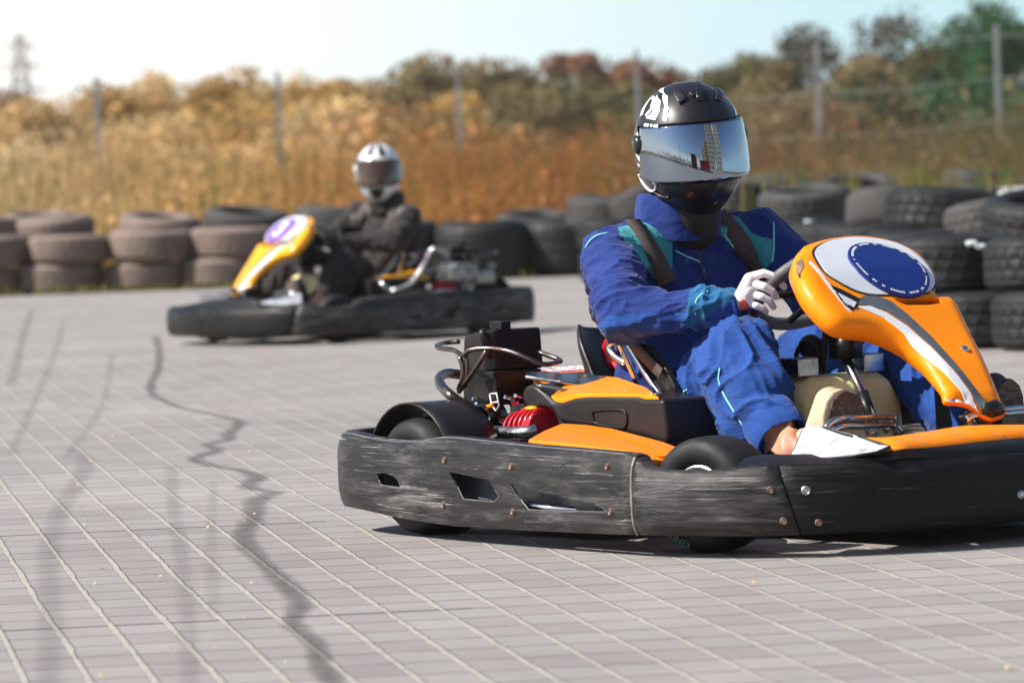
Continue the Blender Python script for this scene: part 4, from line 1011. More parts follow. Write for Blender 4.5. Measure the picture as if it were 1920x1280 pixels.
ms_ = N(wt, 'ShaderNodeMix', data_type='RGBA'); wt.links.new(mz.outputs[0], ms_.inputs[0]); wt.links.new(sky.outputs[0], ms_.inputs[6]); wt.links.new(mc.outputs[2], ms_.inputs[7])
wt.links.new(ms_.outputs[2], bg.inputs[0])
sl = bpy.data.lights.new('sun', 'SUN'); sl.energy = 4.6; sl.angle = R(.53); sl.color = (1, .955, .88)
so = bpy.data.objects.new('sun', sl); C.objects.link(so); so.rotation_euler = sd.to_track_quat('Z', 'Y').to_euler(); so.location = (-20, 10, 20)

# ============================================================ GROUND
def sheet(name, x0, x1, y0, y1, z, m, nx=1, ny=1):
    mb = MB(); mb.grid([[V((x0 + (x1 - x0) * i / nx, y0 + (y1 - y0) * j / ny, z)) for i in range(nx + 1)] for j in range(ny + 1)])
    return tag(mb.build(name, m, smooth=False, fix=False), kind='structure')
m_, t, b = nt('soil'); v = coords(t); n = noise_n(t, v, .8, 8); r_ = ramp(t, n, [(.3, (.10, .07, .035)), (.55, (.20, .14, .06)), (.75, (.16, .15, .05))]); t.links.new(r_.outputs[0], b.inputs[0]); b.inputs['Roughness'].default_value = .95
sheet('ground', -300, 300, -160, 720, -.03, 'soil')
# paving: strips split by wide sandy joints, cross joints every 20 cm
PHI = R(8.5); W_ = .1304 * CH * cos(PHI); LC = .2031
m_, t, b = nt('paving')
v = coords(t, (1, 1, 1)); sv = N(t, 'ShaderNodeSeparateXYZ')
rot = N(t, 'ShaderNodeVectorRotate', rotation_type='Z_AXIS'); rot.inputs['Angle'].default_value = -PHI; t.links.new(v, rot.inputs['Vector']); t.links.new(rot.outputs[0], sv.inputs[0])
def mth(op, a, b_=None, c=None, clamp=False):
    n = N(t, 'ShaderNodeMath', operation=op, use_clamp=clamp)
    for i, q in enumerate((a, b_, c)):
        if q is None: continue
        if isinstance(q, (int, float)): n.inputs[i].default_value = q
        else: t.links.new(q, n.inputs[i])
    return n.outputs[0]
g0 = at_ground(160, 997.5); a0 = g0.x * cos(PHI) + g0.y * sin(PHI); b0 = -g0.x * sin(PHI) + g0.y * cos(PHI)
wob = noise_n(t, v, 9, 4); wob2 = noise_n(t, v, 30, 3); wobL = noise_n(t, v, .35, 2)
A_ = mth('ADD', sv.outputs[0], mth('MULTIPLY', mth('SUBTRACT', wobL, .5), .03)); A_ = mth('ADD', A_, mth('MULTIPLY', mth('SUBTRACT', wob, .5), .011))
ua = mth('DIVIDE', mth('SUBTRACT', A_, a0), W_); ub = mth('DIVIDE', mth('SUBTRACT', sv.outputs[1], b0), LC)
ub = mth('ADD', ub, mth('MULTIPLY', mth('SUBTRACT', wob, .5), .03))
ra = mth('ROUND', ua); da = mth('MULTIPLY', mth('ABSOLUTE', mth('SUBTRACT', ua, ra)), W_)
db = mth('MULTIPLY', mth('ABSOLUTE', mth('SUBTRACT', ub, mth('ROUND', ub))), LC)
cellx = mth('FLOOR', ua); celly = mth('FLOOR', mth('ADD', ub, 0))
cb = N(t, 'ShaderNodeCombineXYZ'); t.links.new(cellx, cb.inputs[0]); t.links.new(celly, cb.inputs[1])
wn = N(t, 'ShaderNodeTexWhiteNoise', noise_dimensions='3D'); t.links.new(cb.outputs[0], wn.inputs[0])
mott = noise_n(t, v, 3.2, 8, .65); fine = noise_n(t, v, 160, 4, .7); big = noise_n(t, v, .5, 4)
br = ramp(t, wn.outputs['Value'], [(0, (.262, .236, .225)), (.4, (.285, .259, .246)), (.7, (.287, .266, .250)), (1, (.31, .284, .268))])
hsv = N(t, 'ShaderNodeHueSaturation'); t.links.new(br.outputs[0], hsv.inputs['Color'])
t.links.new(mth('ADD', mth('ADD', mth('MULTIPLY', mott, .5), mth('MULTIPLY', fine, .35)), mth('ADD', mth('MULTIPLY', big, .6), .295)), hsv.inputs['Value'])
# sandy joint
jw = mth('ADD', .0047, mth('ADD', mth('MULTIPLY', mth('SUBTRACT', wob2, .5), .007), mth('MULTIPLY', mth('SUBTRACT', mott, .5), .012)))
jm = mth('SUBTRACT', 1, mth('DIVIDE', mth('SUBTRACT', da, jw), .0016), clamp=True)
edge = mth('SUBTRACT', 1, mth('DIVIDE', mth('ABSOLUTE', mth('SUBTRACT', da, mth('ADD', jw, .0025))), .0016), clamp=True)
sc_ = ramp(t, noise_n(t, v, 55, 5, .7), [(.35, (.28, .255, .215)), (.65, (.48, .445, .385))])
cbn = ramp(t, noise_n(t, v, 14, 4), [(.3, g(.45)), (.55, g(1))])
cm = mth('MULTIPLY', mth('SUBTRACT', 1, mth('DIVIDE', mth('SUBTRACT', db, .0035), .003), clamp=True), cbn.outputs[0])
bigj = mth('DIVIDE', ub, 13.0); dbj = mth('MULTIPLY', mth('ABSOLUTE', mth('SUBTRACT', bigj, mth('ROUND', bigj))), LC * 13)
bm_ = mth('SUBTRACT', 1, mth('DIVIDE', mth('SUBTRACT', dbj, .011), .004), clamp=True)
lx = mth('LESS_THAN', sv.outputs[0], at_ground(480, 900).x * cos(PHI) + at_ground(480, 900).y * sin(PHI) + .0)
bm_ = mth('MULTIPLY', bm_, mth('MULTIPLY', lx, .8))
def mixc(f, a, b_):
    n = N(t, 'ShaderNodeMix', data_type='RGBA'); t.links.new(f, n.inputs[0])
    for i, q in ((6, a), (7, b_)):
        if isinstance(q, tuple): n.inputs[i].default_value = (*q, 1)
        else: t.links.new(q, n.inputs[i])
    return n.outputs[2]
c1 = mixc(mth('MULTIPLY', cm, .95), hsv.outputs[0], (.07, .06, .055)); c1 = mixc(mth('MULTIPLY', edge, .55), c1, (.07, .06, .05)); c1 = mixc(bm_, c1, (.06, .045, .05)); c1 = mixc(jm, c1, sc_.outputs[0])
t.links.new(c1, b.inputs['Base Color']); b.inputs['Roughness'].default_value = .82; b.inputs['Specular IOR Level'].default_value = .3
hh = mth('ADD', mth('SUBTRACT', mth('MULTIPLY', fine, .2), mth('MULTIPLY', cm, .7)), mth('MULTIPLY', jm, mth('ADD', .2, mth('MULTIPLY', wob2, .8)))); bump(t, b, hh, .8, .004)
sheet('paved_track', -40, 40, -70, 40.9, 0, 'paving')
m_, t, b = nt('verge'); v = coords(t); n = noise_n(t, v, 4, 8); r_ = ramp(t, n, [(.35, (.16, .12, .05)), (.6, (.30, .24, .10)), (.75, (.20, .22, .06))]); t.links.new(r_.outputs[0], b.inputs[0]); b.inputs['Roughness'].default_value = .95
sheet('verge', -40, 40, 40.9, 80, -.01, 'verge')
# painted shadows on the paving, lower left: a dark wavy band, faint streaks
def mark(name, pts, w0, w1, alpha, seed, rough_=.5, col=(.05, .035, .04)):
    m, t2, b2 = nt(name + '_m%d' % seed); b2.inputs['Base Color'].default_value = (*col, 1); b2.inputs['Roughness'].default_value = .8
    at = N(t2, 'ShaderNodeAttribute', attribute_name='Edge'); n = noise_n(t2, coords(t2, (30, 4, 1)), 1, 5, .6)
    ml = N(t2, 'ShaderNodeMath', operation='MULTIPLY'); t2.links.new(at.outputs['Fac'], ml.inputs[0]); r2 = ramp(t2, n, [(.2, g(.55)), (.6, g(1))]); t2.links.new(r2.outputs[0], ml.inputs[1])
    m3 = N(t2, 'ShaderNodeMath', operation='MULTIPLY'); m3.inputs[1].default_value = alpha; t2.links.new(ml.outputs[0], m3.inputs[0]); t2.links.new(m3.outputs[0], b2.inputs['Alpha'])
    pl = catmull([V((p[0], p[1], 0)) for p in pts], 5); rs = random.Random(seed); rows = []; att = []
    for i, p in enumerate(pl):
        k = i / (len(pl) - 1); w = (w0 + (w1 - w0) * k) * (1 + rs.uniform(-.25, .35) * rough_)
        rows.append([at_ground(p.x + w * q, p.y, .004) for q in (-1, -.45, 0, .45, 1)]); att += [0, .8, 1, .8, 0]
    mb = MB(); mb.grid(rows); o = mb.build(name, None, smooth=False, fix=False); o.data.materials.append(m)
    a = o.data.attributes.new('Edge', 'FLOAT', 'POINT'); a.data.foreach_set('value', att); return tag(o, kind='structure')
mark('wavy_shadow', [(292, 630), (298, 660), (296, 690), (284, 715), (284, 736), (310, 752), (345, 765), (400, 776), (450, 791), (425, 812), (430, 822), (388, 832), (408, 842), (364, 858), (398, 872), (440, 878), (482, 892), (462, 912), (512, 921), (480, 936), (474, 970), (456, 1000), (470, 1030), (515, 1075), (560, 1125), (548, 1165), (590, 1205), (600, 1245), (632, 1290)], 9, 34, .42, 1, .8)
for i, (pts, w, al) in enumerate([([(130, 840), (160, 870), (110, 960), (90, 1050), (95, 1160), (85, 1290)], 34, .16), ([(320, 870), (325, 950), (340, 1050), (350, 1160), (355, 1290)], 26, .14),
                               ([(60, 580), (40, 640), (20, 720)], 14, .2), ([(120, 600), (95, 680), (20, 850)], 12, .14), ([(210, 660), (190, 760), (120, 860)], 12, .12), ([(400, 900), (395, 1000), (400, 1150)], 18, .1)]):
    mark('faint_shadow', pts, w * .6, w, al, 10 + i, .3)
m_, t, b = nt('dry_leaf'); b.inputs[0].default_value = (.62, .42, .2, 1)
rs = random.Random(11); mb = MB()
for i in range(90):
    px, py = rs.uniform(0, 1920), rs.uniform(660, 1275)
    if rs.random() < .5: px = rs.uniform(60, 560)
    p = at_ground(px, py, .006); s_ = rs.uniform(.004, .011); a = rs.uniform(0, 3)
    mb.add([p, p + V((cos(a) * s_, sin(a) * s_, .002)), p + V((cos(a + .8) * s_ * 1.2, sin(a + .8) * s_ * 1.2, .006)), p + V((cos(a + 1.6) * s_ * .6, sin(a + 1.6) * s_ * .6, .001))], [(0, 1, 2, 3)])
tag(mb.build('litter', 'dry_leaf', smooth=False, fix=False), kind='stuff', label='scattered dry leaf and straw bits on the paving')

# ============================================================ TYRE BARRIER
def tyre_mesh(r, w, m, seed, tread=True):
    rs = random.Random(seed); n = 112 if tread else 40; h = w / 2; rb = 0
    pr = [(r * .60, -h * .55), (r * .58, -h * .8), (r * .62, -h * .95), (r * .78, -h * 1.02), (r * .90, -h * .92), (r * .975, -h * .72)]
    if tread:
        for k in (-.66, -.60, -.54, -.24, -.20, -.16, .16, .20, .24, .54, .60, .66):
            g_ = abs(abs(k) - .6) < .01 or abs(abs(k) - .2) < .01; pr.append((r * (.975 if g_ else 1.0), h * k))
    else: pr += [(r, -h * .5), (r, h * .5)]
    pr += [(r * .975, h * .72), (r * .90, h * .92), (r * .78, h * 1.02), (r * .62, h * .95), (r * .58, h * .8), (r * .60, h * .55), (r * .70, h * .35), (r * .90, h * .2), (r * .92, 0), (r * .90, -h * .2), (r * .70, -h * .35)]
    sq = rs.uniform(.97, 1.0); rows = []
    for a_, z in pr:
        rows.append([V(((a_ - (.011 if a_ > r * .99 and (k + int(z * 60)) % 4 == 0 and tread else 0)) * cos(2 * pi * k / n), (a_ - (.011 if a_ > r * .99 and (k + int(z * 60)) % 4 == 0 and tread else 0)) * sin(2 * pi * k / n) * sq, z * (1 + .03 * sin(2 * pi * k / n * 2 + seed)))) for k in range(n)])
    mb = MB(); mb.grid(rows, cu=True, cv=True); me = mb.mesh('tyre'); me.materials.append(MATS[m]); me.polygons.foreach_set('use_smooth', [True] * len(me.polygons))
    bm = bmesh.new(); bm.from_mesh(me); bmesh.ops.recalc_face_normals(bm, faces=bm.faces); bm.to_mesh(me); bm.free(); me.set_sharp_from_angle(angle=R(50)); return me
TM = {(m, s): tyre_mesh([.33, .31, .35][s], [.26, .24, .285][s], m, s + 1, s != 1) for m in ('rubber', 'rubber_dusty', 'rubber_glare') for s in range(3)}
ORD = ['first', 'second', 'third', 'fourth', 'fifth', 'sixth', 'seventh', 'eighth', 'ninth', 'tenth', 'eleventh', 'twelfth', 'thirteenth', 'fourteenth', 'fifteenth', 'sixteenth', 'seventeenth', 'eighteenth', 'nineteenth', 'twentieth',
       'twenty-first', 'twenty-second', 'twenty-third', 'twenty-fourth', 'twenty-fifth', 'twenty-sixth', 'twenty-seventh', 'twenty-eighth', 'twenty-ninth', 'thirtieth']
def tyre(x, y, z, m, s, label, rot=(0, 0, 0), grp='tyres stacked as the track barrier', sc=1.0):
    o = bpy.data.objects.new('tyre', TM[(m, s)]); C.objects.link(o); o.location = (x, y, z); o.rotation_euler = rot; o.scale = (sc,) * 3
    return tag(o, label, 'tyre', grp)
rs = random.Random(21)
def row_of(xs, fy, z, names, where, cnt=None, ss=None, sc=1, top=False, mlist=None, wide=1):
    for i, x in enumerate(xs):
        s = ss[i % len(ss)] if ss else rs.randrange(3); m = mlist(x) if mlist else 'rubber_dusty'
        tl = (rs.uniform(-.02, .02), rs.uniform(-.02, .02), rs.uniform(0, 6)) if not top else (rs.uniform(-.10, .18), rs.uniform(-.14, .14), rs.uniform(0, 6))
        tyre(x + rs.uniform(-.02, .02), fy(x) + rs.uniform(-.03, .03), z + (.285 if s == 2 else .26 if s == 0 else .24) / 2 * sc, m, s, '%s tyre, %s from the left in %s' % ({'rubber': 'black', 'rubber_dusty': 'dusty dark', 'rubber_glare': 'glare-paled'}[m], ORD[i], where), tl, sc=sc).scale = (sc * wide, sc * wide, sc)
far = lambda x: 41.3 + .0 * x
def pm(x): return 'rubber_glare' if x < -2.3 else ('rubber_dusty' if x < -.4 else 'rubber')  # paler towards the left, glare put into the tyre colour
STEP = .70
xs = [-5.25 + STEP * i for i in range(15)]
xs = [x for x in xs if not -.45 < x < .75]
row_of(xs, far, 0, None, 'the ground row of the far barrier', ss=[2, 0], mlist=pm, sc=.93, wide=1.16)
row_of([x + .08 for x in xs], far, .255, None, 'the second row of the far barrier', ss=[2, 2, 0], mlist=pm, sc=.93, wide=1.18)
for px, dy, lb in ((905, -.05, 'big dark truck tyre in the barrier, the left one of the pair'), (1062, .12, 'big dark truck tyre of the barrier, nearest the driver\'s shoulder')):
    p = at_ground(px, 526 - (px - 900) * .03); o = tyre(p.x, 41.2 + dy, .245, 'rubber', 2, lb, (0, 0, px), 'truck tyres in the barrier'); o.scale = (1.17, 1.17, 1.72)
row_of([-4.55, -3.95, -3.0, -2.25, -1.5, 1.0, 1.6], lambda x: far(x) + .30, .40, None, 'the untidy top layer of the far barrier', ss=[1, 0], top=True, mlist=pm, wide=1.15)
row_of([x + .35 for x in xs[7:]], lambda x: far(x) + .62, .27, None, 'the hidden rear row behind the far barrier', mlist=pm)
# nearer barrier coming forward on the right
near = [(1.35, 37.5), (1.62, 34.6), (1.86, 31.6), (2.02, 28.6), (2.11, 25.8), (2.20, 23.6), (2.235, 22.15), (2.62, 21.75), (3.15, 21.5), (3.7, 21.4)]
near = [(at_depth(px, 400, Y).x, Y) for px, Y in ((1160, 38), (1290, 36), (1400, 34), (1490, 32), (1570, 30), (1650, 27.5), (1740, 25.2), (1838, 22.1), (1985, 21.6))] + [(2.75, 21.3)]
for i, (x, y) in enumerate(near):
    tyre(x, y, .132, 'rubber', 2, 'black tyre on the ground, %s from the far end of the nearer barrier' % ORD[i], (0, 0, i), 'tyres of the nearer barrier', sc=.93)
    xx = x - (.13 if i == 7 else .03)
    tyre(xx, y + .10, .264 + .12, 'rubber', [0, 2][i % 2], 'black grooved tyre in the second layer, %s from the far end of the nearer barrier' % ORD[i], (.01, 0, i * 2), 'tyres of the nearer barrier', sc=.93)
# third layer, set back
for i, (px, Y, z, s, rx_, ry_) in enumerate([(1510, 33.5, .58, 0, .10, -.06), (1400, 36.5, .60, 2, .06, .12), (1680, 29.5, .56, 1, .14, .12), (1770, 27.8, .55, 2, .08, -.10), (1885, 25.2, .53, 0, .12, .05), (1965, 24.6, .52, 2, .05, .16)]):
    x = at_depth(px, 400, Y).x
    tyre(x, Y, z, 'rubber' if i % 2 else 'rubber_dusty', s, 'black tyre in the set-back third layer, %s from the left behind the orange fairing' % ORD[[1, 0, 2, 3, 4, 5][i]], (rx_, ry_, i), 'loose tyres on top of the barriers')
tops = [(1215, 382, 39.5, 0, -.12, .35, 'slanting black tyre leaning behind the driver\'s right shoulder'), (1140, 402, 39.8, 2, .0, -.1, 'dusty black tyre lying behind the driver\'s shoulder strap'),
        (1448, 366, 38.5, 0, .15, .05, 'grey tyre lying on top just right of the helmet'), (1502, 378, 37.5, 0, .22, .12, 'open black tyre tilted with its dark hole showing'),
        (1608, 373, 37.0, 2, .24, .06, 'large tilted tyre with its dark hole facing up, highest in the heap'), (1530, 408, 34.5, 2, .02, .0, 'wide black tyre lying flat above the fairing'),
        (1700, 392, 36.0, 1, .05, .0, 'flat tyre half hidden by weeds on the right'), (1790, 385, 35.0, 0, .05, -.05, 'grey tyre under the pale rail near the right edge'), (1830, 345, 44.0, 1, .1, 0, 'small black tyre lying among the weeds behind the barrier'),
        (75, 428, 41.8, 0, .1, .05, 'pale tyre lying on the far left end of the barrier'), (1000, 428, 41.6, 0, .1, -.1, 'bright-rimmed tyre on top of the barrier left of the driver')]
for px, py, Y, s, a, b2, lb in tops:
    p = at_depth(px, py, Y); tyre(p.x, p.y, max(p.z, .14), 'rubber_glare' if px < 400 else 'rubber_dusty' if px > 1400 or px > 900 else 'rubber_glare', s, lb, (a, b2, px), 'loose tyres on top of the barriers')
mb = MB(); pts = [at_depth(x, y, Y) for x, y, Y in ((1380, 432, 33), (1500, 428, 32), (1620, 424, 31), (1740, 420, 29), (1850, 415, 27), (1980, 408, 25))]
mb.tube(pts, .012, 8); 
tag(mb.build('barrier_cable', 'wire'), 'slack grey cable strung along the tyre barrier behind the fairing', 'cable')
for i, (px, py, Y) in enumerate([(1512, 440, 32), (1612, 428, 31), (1735, 428, 28.6)]):
    p = at_depth(px, py + 14, Y); mb = MB(); mb.tube([(p.x, p.y - .36, .0), (p.x, p.y - .36, p.z + .12)], .026, 10); mb.lathe([(1e-3, .03), (.03, .028), (.036, 0), (.03, -.01)], (p.x, p.y - .36, p.z + .12), (0, 0, 1), 12, closed=False)
    tag(mb.build('barrier_peg', ['strap_white', 'strap_white', 'grip'][i], auto=40), ['pale peg beside the driver\'s shoulder on the barrier', 'white capped peg just above the fairing rim', 'dark peg right of the fairing top'][i], 'peg', 'pegs holding the barrier cable')
mb = MB(); pts = [at_depth(1885, y, 24.75) for y in (362, 380, 400, 422)]; pts[0].y += .1
ribbon(mb, pts, .055, V((0, -1, 0)), .004); tag(mb.build('tie_strap', 'strap_white'), 'white strap tied round the tyres near the right edge', 'strap')
mb = MB(); pts = [at_depth(x, y, 21.75) for x, y in ((1812, 458), (1826, 455), (1834, 462), (1845, 462), (1852, 470))]; mb.tube(pts, .012, 8)
tag(mb.build('cloth_rag', 'strap_white'), 'white rag caught on the tyre right of the blue disc', 'rag')
mb = MB(); a, b2 = at_depth(1640, 378, 38), at_depth(2000, 358, 34); mb.tube([a, (a + b2) / 2 + V((0, 0, .01)), b2], .045, 10)
tag(mb.build('guard_rail', 'rail'), 'pale horizontal rail behind the heap of tyres on the right', 'rail')

# ============================================================ FENCE
posts = [(-195 + 0, 150, 184), (180, 140, 0), (520, 135, 0), (857, 125, 0), (1193, 97, 0), (1530, 85, 0), (1868, 50, 0)]
posts = [(-165, 150), (180, 150), (520, 138), (857, 125), (1193, 97), (1530, 85), (1868, 52), (2210, 40)]
PY = [76, 76, 76, 76, 76, 74, 72, 70]; tp = []
for i, ((px, py), Y) in enumerate(zip(posts, PY)):
    p = at_depth(px, py, Y); mb = MB(); mb.add([], [])
    mb.box((p.x, p.y, p.z / 2), (.07, .07, p.z)); mb.box((p.x, p.y, p.z + .02), (.045, .045, .04)); tp.append(p)
    if 0 < i < 7: tag(mb.build('fence_post', 'concrete', smooth=False), 'slender grey concrete fence post, %s from the left' % ORD[i - 1], 'fence post', 'posts of the tall fence')
for k, dz in enumerate((-.12, -.75, -1.4)):
    mb = MB(); pts = []
    for a, b2 in zip(tp, tp[1:]): pts += [a + V((0, 0, dz)), (a + b2) / 2 + V((0, 0, dz - .05))]
    mb.tube(pts + [tp[-1] + V((0, 0, dz))], .0035, 6)
    tag(mb.build('fence_wire', 'wire'), ['topmost', 'middle', 'lowest'][k] + ' wire strung between the fence posts', 'wire', 'wires of the tall fence')

# ============================================================ VEGETATION
def cards(name, items, m, label=None, **kw):
    """items: (centre, half axis u, half axis v, colour)"""
    vs, cols = [], []
    for c, u, v2, col in items:
        vs += [c - u - v2, c + u - v2 * .6, c + u * .5 + v2, c - u * .6 + v2 * .7]; cols += [(*col, 1)] * 4
    me = bpy.data.meshes.new(name); n = len(vs); me.vertices.add(n); me.vertices.foreach_set('co', [q for p in vs for q in p])
    me.loops.add(n); me.loops.foreach_set('vertex_index', list(range(n))); me.polygons.add(n // 4); me.polygons.foreach_set('loop_start', list(range(0, n, 4))); me.update(calc_edges=True)
    a = me.color_attributes.new('Col', 'FLOAT_COLOR', 'POINT'); a.data.foreach_set('color', [q for c in cols for q in c])
    return link(name, me, m, smooth=False)
def rv(rs): 
    while 1:
        v = V((rs.uniform(-1, 1), rs.uniform(-1, 1), rs.uniform(-1, 1)))
        if .05 < v.length < 1: return v.normalized()
def mixcol(a, b_, k): return tuple(x + (y - x) * k for x, y in zip(a, b_))
def vary(c, rs, s=.25): k = 1 + rs.uniform(-s, s); h = rs.uniform(-.08, .08); return (max(0, c[0] * (k + h)), max(0, c[1] * k), max(0, c[2] * (k - h)))
def zone(x, Y):         # autumn tints along the fence; the flare's glow is coloured in at left
    px = 960 + x / Y * F + (noise.noise(V((x * .35, Y * .2, 3))) * 260)
    T_ = [(0, (.72, .50, .26)), (450, (.68, .41, .16)), (800, (.48, .21, .065)), (1150, (.38, .155, .055)), (1450, (.25, .155, .085)), (1750, (.22, .15, .085)), (2000, (.18, .15, .07))]
    for (a, p), (b2, q) in zip(T_, T_[1:]):
        if px <= b2: return mixcol(p, q, max(0, (px - a) / (b2 - a)))
    return T_[-1][1]
rs = random.Random(5)
def weeds(name, y0, y1, n, h0, h1, label, dens=None, leafy=.5):
    it = []; made = 0
    while made < n:
        Y = rs.uniform(y0, y1); x = rs.uniform(-.125, .125) * Y
        d = noise.noise(V((x * .8, Y * .5, 1)))
        if rs.random() > .55 + d: continue
        made += 1; h = (h0 + (h1 - h0) * rs.random() ** 1.3) * (1 + .5 * noise.noise(V((x * .45, Y * .3, 9)))); c = vary(zone(x, Y), rs, .35)
        if rs.random() < .12: c = vary((.34, .22, .03), rs)
        if rs.random() < .10: c = vary((.13, .17, .04), rs)
        lean = V((rs.uniform(-.18, .18), rs.uniform(-.15, .15), 1)).normalized(); base = V((x, Y, 0)); w = rs.uniform(.004, .011)
        it.append((base + lean * h / 2, V((w, 0, 0)), lean * h / 2, c))
        for _ in range(rs.randrange(4, 10)):
            k = rs.uniform(.25, 1.05); s = rs.uniform(.010, .032) * (1.3 - k * .4); u = rv(rs); v2 = (u.cross(rv(rs)).normalized() + lean * .8).normalized()
            it.append((base + lean * h * k + V((rs.uniform(-.1, .1), rs.uniform(-.1, .1), 0)) * (1.2 - k), u * s * .5, v2 * s * 1.5, vary(c, rs, .3)))
    tag(cards(name, it, 'weed'), label, kind='stuff'); return
weeds('dry_grass', 42.2, 50, 5200, .3, .8, 'dry straw-coloured grass right behind the tyre barrier')
weeds('dry_weeds', 50, 64, 8000, .45, 1.05, 'tall dry autumn weeds before the fence')
weeds('tall_weeds', 64, 84, 9500, .8, 1.55, 'head-high rust-brown weeds along the fence')
# green tufts among the tyres
it = []
for i in range(420):
    px = rs.choice([rs.uniform(1380, 1900), rs.uniform(1380, 1900), rs.uniform(0, 1300)]); Y = 42.0 if px < 1300 else rs.uniform(34, 42); p = at_depth(px, 380, Y); z0 = .0 if px < 1300 else .45
    c = vary(rs.choice([(.16, .24, .04), (.30, .24, .07), (.38, .30, .12)]), rs); h = rs.uniform(.15, .45)
    it.append((V((p.x, Y, z0 + h / 2)), V((.012, 0, 0)), V((rs.uniform(-.08, .08), 0, h / 2)), c))
for i in range(260):
    px = rs.uniform(0, 1000); p = at_ground(px, 552 - px * .03, 0); h = rs.uniform(.02, .09); it.append((V((p.x, 40.85 + rs.uniform(-.12, .08), h / 2)), V((.01, 0, 0)), V((rs.uniform(-.03, .03), 0, h / 2)), vary((.25, .24, .06), rs)))
tag(cards('weed_tufts', it, 'weed'), 'green and straw tufts sprouting between the barrier tyres', kind='stuff')

def tree(px, top, Y, wpx, col, seed, label, crown0=.18, n=2600, leaf=.13, open_=0.):
    rs = random.Random(seed); pt = at_depth(px, top, Y); H = pt.z; x = pt.x; Wd = wpx / F * Y / 2 * 1.42
    root = empty('tree', (x, Y, 0)); tag(root, label, 'tree', 'autumn trees beyond the fence')
    lobes = []
    for i in range(20):
        a = rs.uniform(0, 2 * pi); k = rs.uniform(crown0 + .1, .93) if i else .86; rr = Wd * (1 - max(0, (k - .55)) * 1.35) * rs.uniform(.2, .8) * (0 if i == 0 else 1)
        lobes.append((V((cos(a) * rr, sin(a) * rr, H * k)), rs.uniform(.36, .6) * Wd * (1.0 if k < .7 else .78), rs.uniform(.7, 1.25)))
    lobes[0] = (V((0, 0, H - .45 * Wd)), .45 * Wd, 1.0)
    it = []
    for i in range(n):
        c, r, b2 = lobes[int(rs.random() ** .9 * len(lobes))]; d = rv(rs); k = rs.random() ** .38
        if open_ and rs.random() < open_ and k > .5: continue
        p = c + V((d.x * r, d.y * r, d.z * r * .85)) * k
        if p.z < H * crown0 * .4: p.z = H * crown0 * rs.uniform(.4, 1)
        s = leaf * rs.uniform(.5, 1.3); u = rv(rs); v2 = u.cross(rv(rs)).normalized()
        cc = vary(tuple(q * b2 for q in col), rs, .3)
        it.append((p, u * s * .6, v2 * s, cc))
    o = cards('crown', it, 'leaf'); o.parent = root
    mb = MB(); r0 = .03 * H + .04
    mb.tube([(0, 0, -.1), (rs.uniform(-.1, .1), 0, H * .3), (rs.uniform(-.25, .25), rs.uniform(-.2, .2), H * .62), (0, 0, H * .9)], lambda k: r0 * (1.05 - k * .95), 9)
    for i in range(7):
        c, r, b2 = lobes[i]; z = H * rs.uniform(.2, .55); mb.tube([(0, 0, z), V((c.x * .5, c.y * .5, (z + c.z) / 2 + .1)), c], lambda k: r0 * .45 * (1.05 - k * .9), 6)
    mb.build('trunk', 'bark', root)
    return root
GOLD, PALE, RUST, OLIVE, GREY, GREEN, OCH = (.54, .35, .12), (.66, .47, .22), (.26, .13, .07), (.16, .14, .055), (.12, .105, .08), (.03, .115, .04), (.24, .18, .08)  # PALE and GOLD carry the flare's glow in the leaf colour
CN = {GOLD: 'golden', PALE: 'glow-paled gold', RUST: 'rust-brown', OLIVE: 'olive', GREY: 'thin grey-brown', GREEN: 'deep green', OCH: 'ochre'}
T_ = [(30, 186, 130, 210, RUST), (190, 150, 125, 170, GOLD), (320, 146, 130, 190, PALE), (425, 142, 120, 170, GOLD), (520, 168, 118, 150, PALE), (560, 150, 140, 150, GOLD), (650, 140, 125, 170, GOLD), (772, 104, 118, 170, OCH),
      (860, 130, 135, 150, OLIVE), (945, 122, 125, 180, OCH), (1040, 92, 140, 110, RUST), (1120, 97, 138, 130, RUST), (1120, 150, 112, 220, OLIVE), (1215, 106, 130, 160, RUST), (1310, 118, 120, 200, OLIVE), (1395, 92, 135, 120, OLIVE),
      (1455, 130, 112, 170, OCH), (1520, 46, 128, 180, GREY), (1600, 120, 108, 190, OCH), (1668, 26, 122, 190, GREY), (1745, 95, 112, 150, OLIVE), (1822, 12, 118, 230, (.06, .12, .05)), (1780, 165, 98, 260, GREEN), (1905, 36, 115, 190, GREEN), (1680, 200, 95, 200, OLIVE),
      (100, 205, 108, 230, PALE), (270, 215, 104, 240, PALE), (470, 210, 102, 260, GOLD), (650, 205, 100, 240, PALE), (830, 195, 104, 230, GOLD), (1000, 185, 100, 230, OCH), (1260, 190, 98, 230, OLIVE), (1440, 200, 96, 230, OCH), (1900, 215, 92, 200, OLIVE), (1570, 215, 92, 180, RUST)]
CN[(.06, .12, .05)] = 'grey-green'
for i, (px, top, Y, w, c) in enumerate(T_):
    hi = i < 25
    side = 'at the far left' if px < 120 else 'at the far right' if px > 1850 else ''
    tree(px, top, Y, w, c, 100 + i, '', n=6500 if not (c == GREY) else 4600, leaf=.085 if hi else .075, open_=.35 if c == GREY else .1)['label'] = '%s tree %s, %s from the left' % (CN[c], 'on the skyline' if hi else 'in the nearer row behind the fence', '%s')
# ordinal labels, counted from the left within each row
for hi in (True, False):
    tr = [(o.location.x / o.location.y, o) for o in C.objects if o.name.startswith('tree') and o.type == 'EMPTY' and ('skyline' in o['label']) == hi]
    for k, (_, o) in enumerate(sorted(tr, key=lambda q: q[0])): o['label'] = o['label'] % ORD[k]
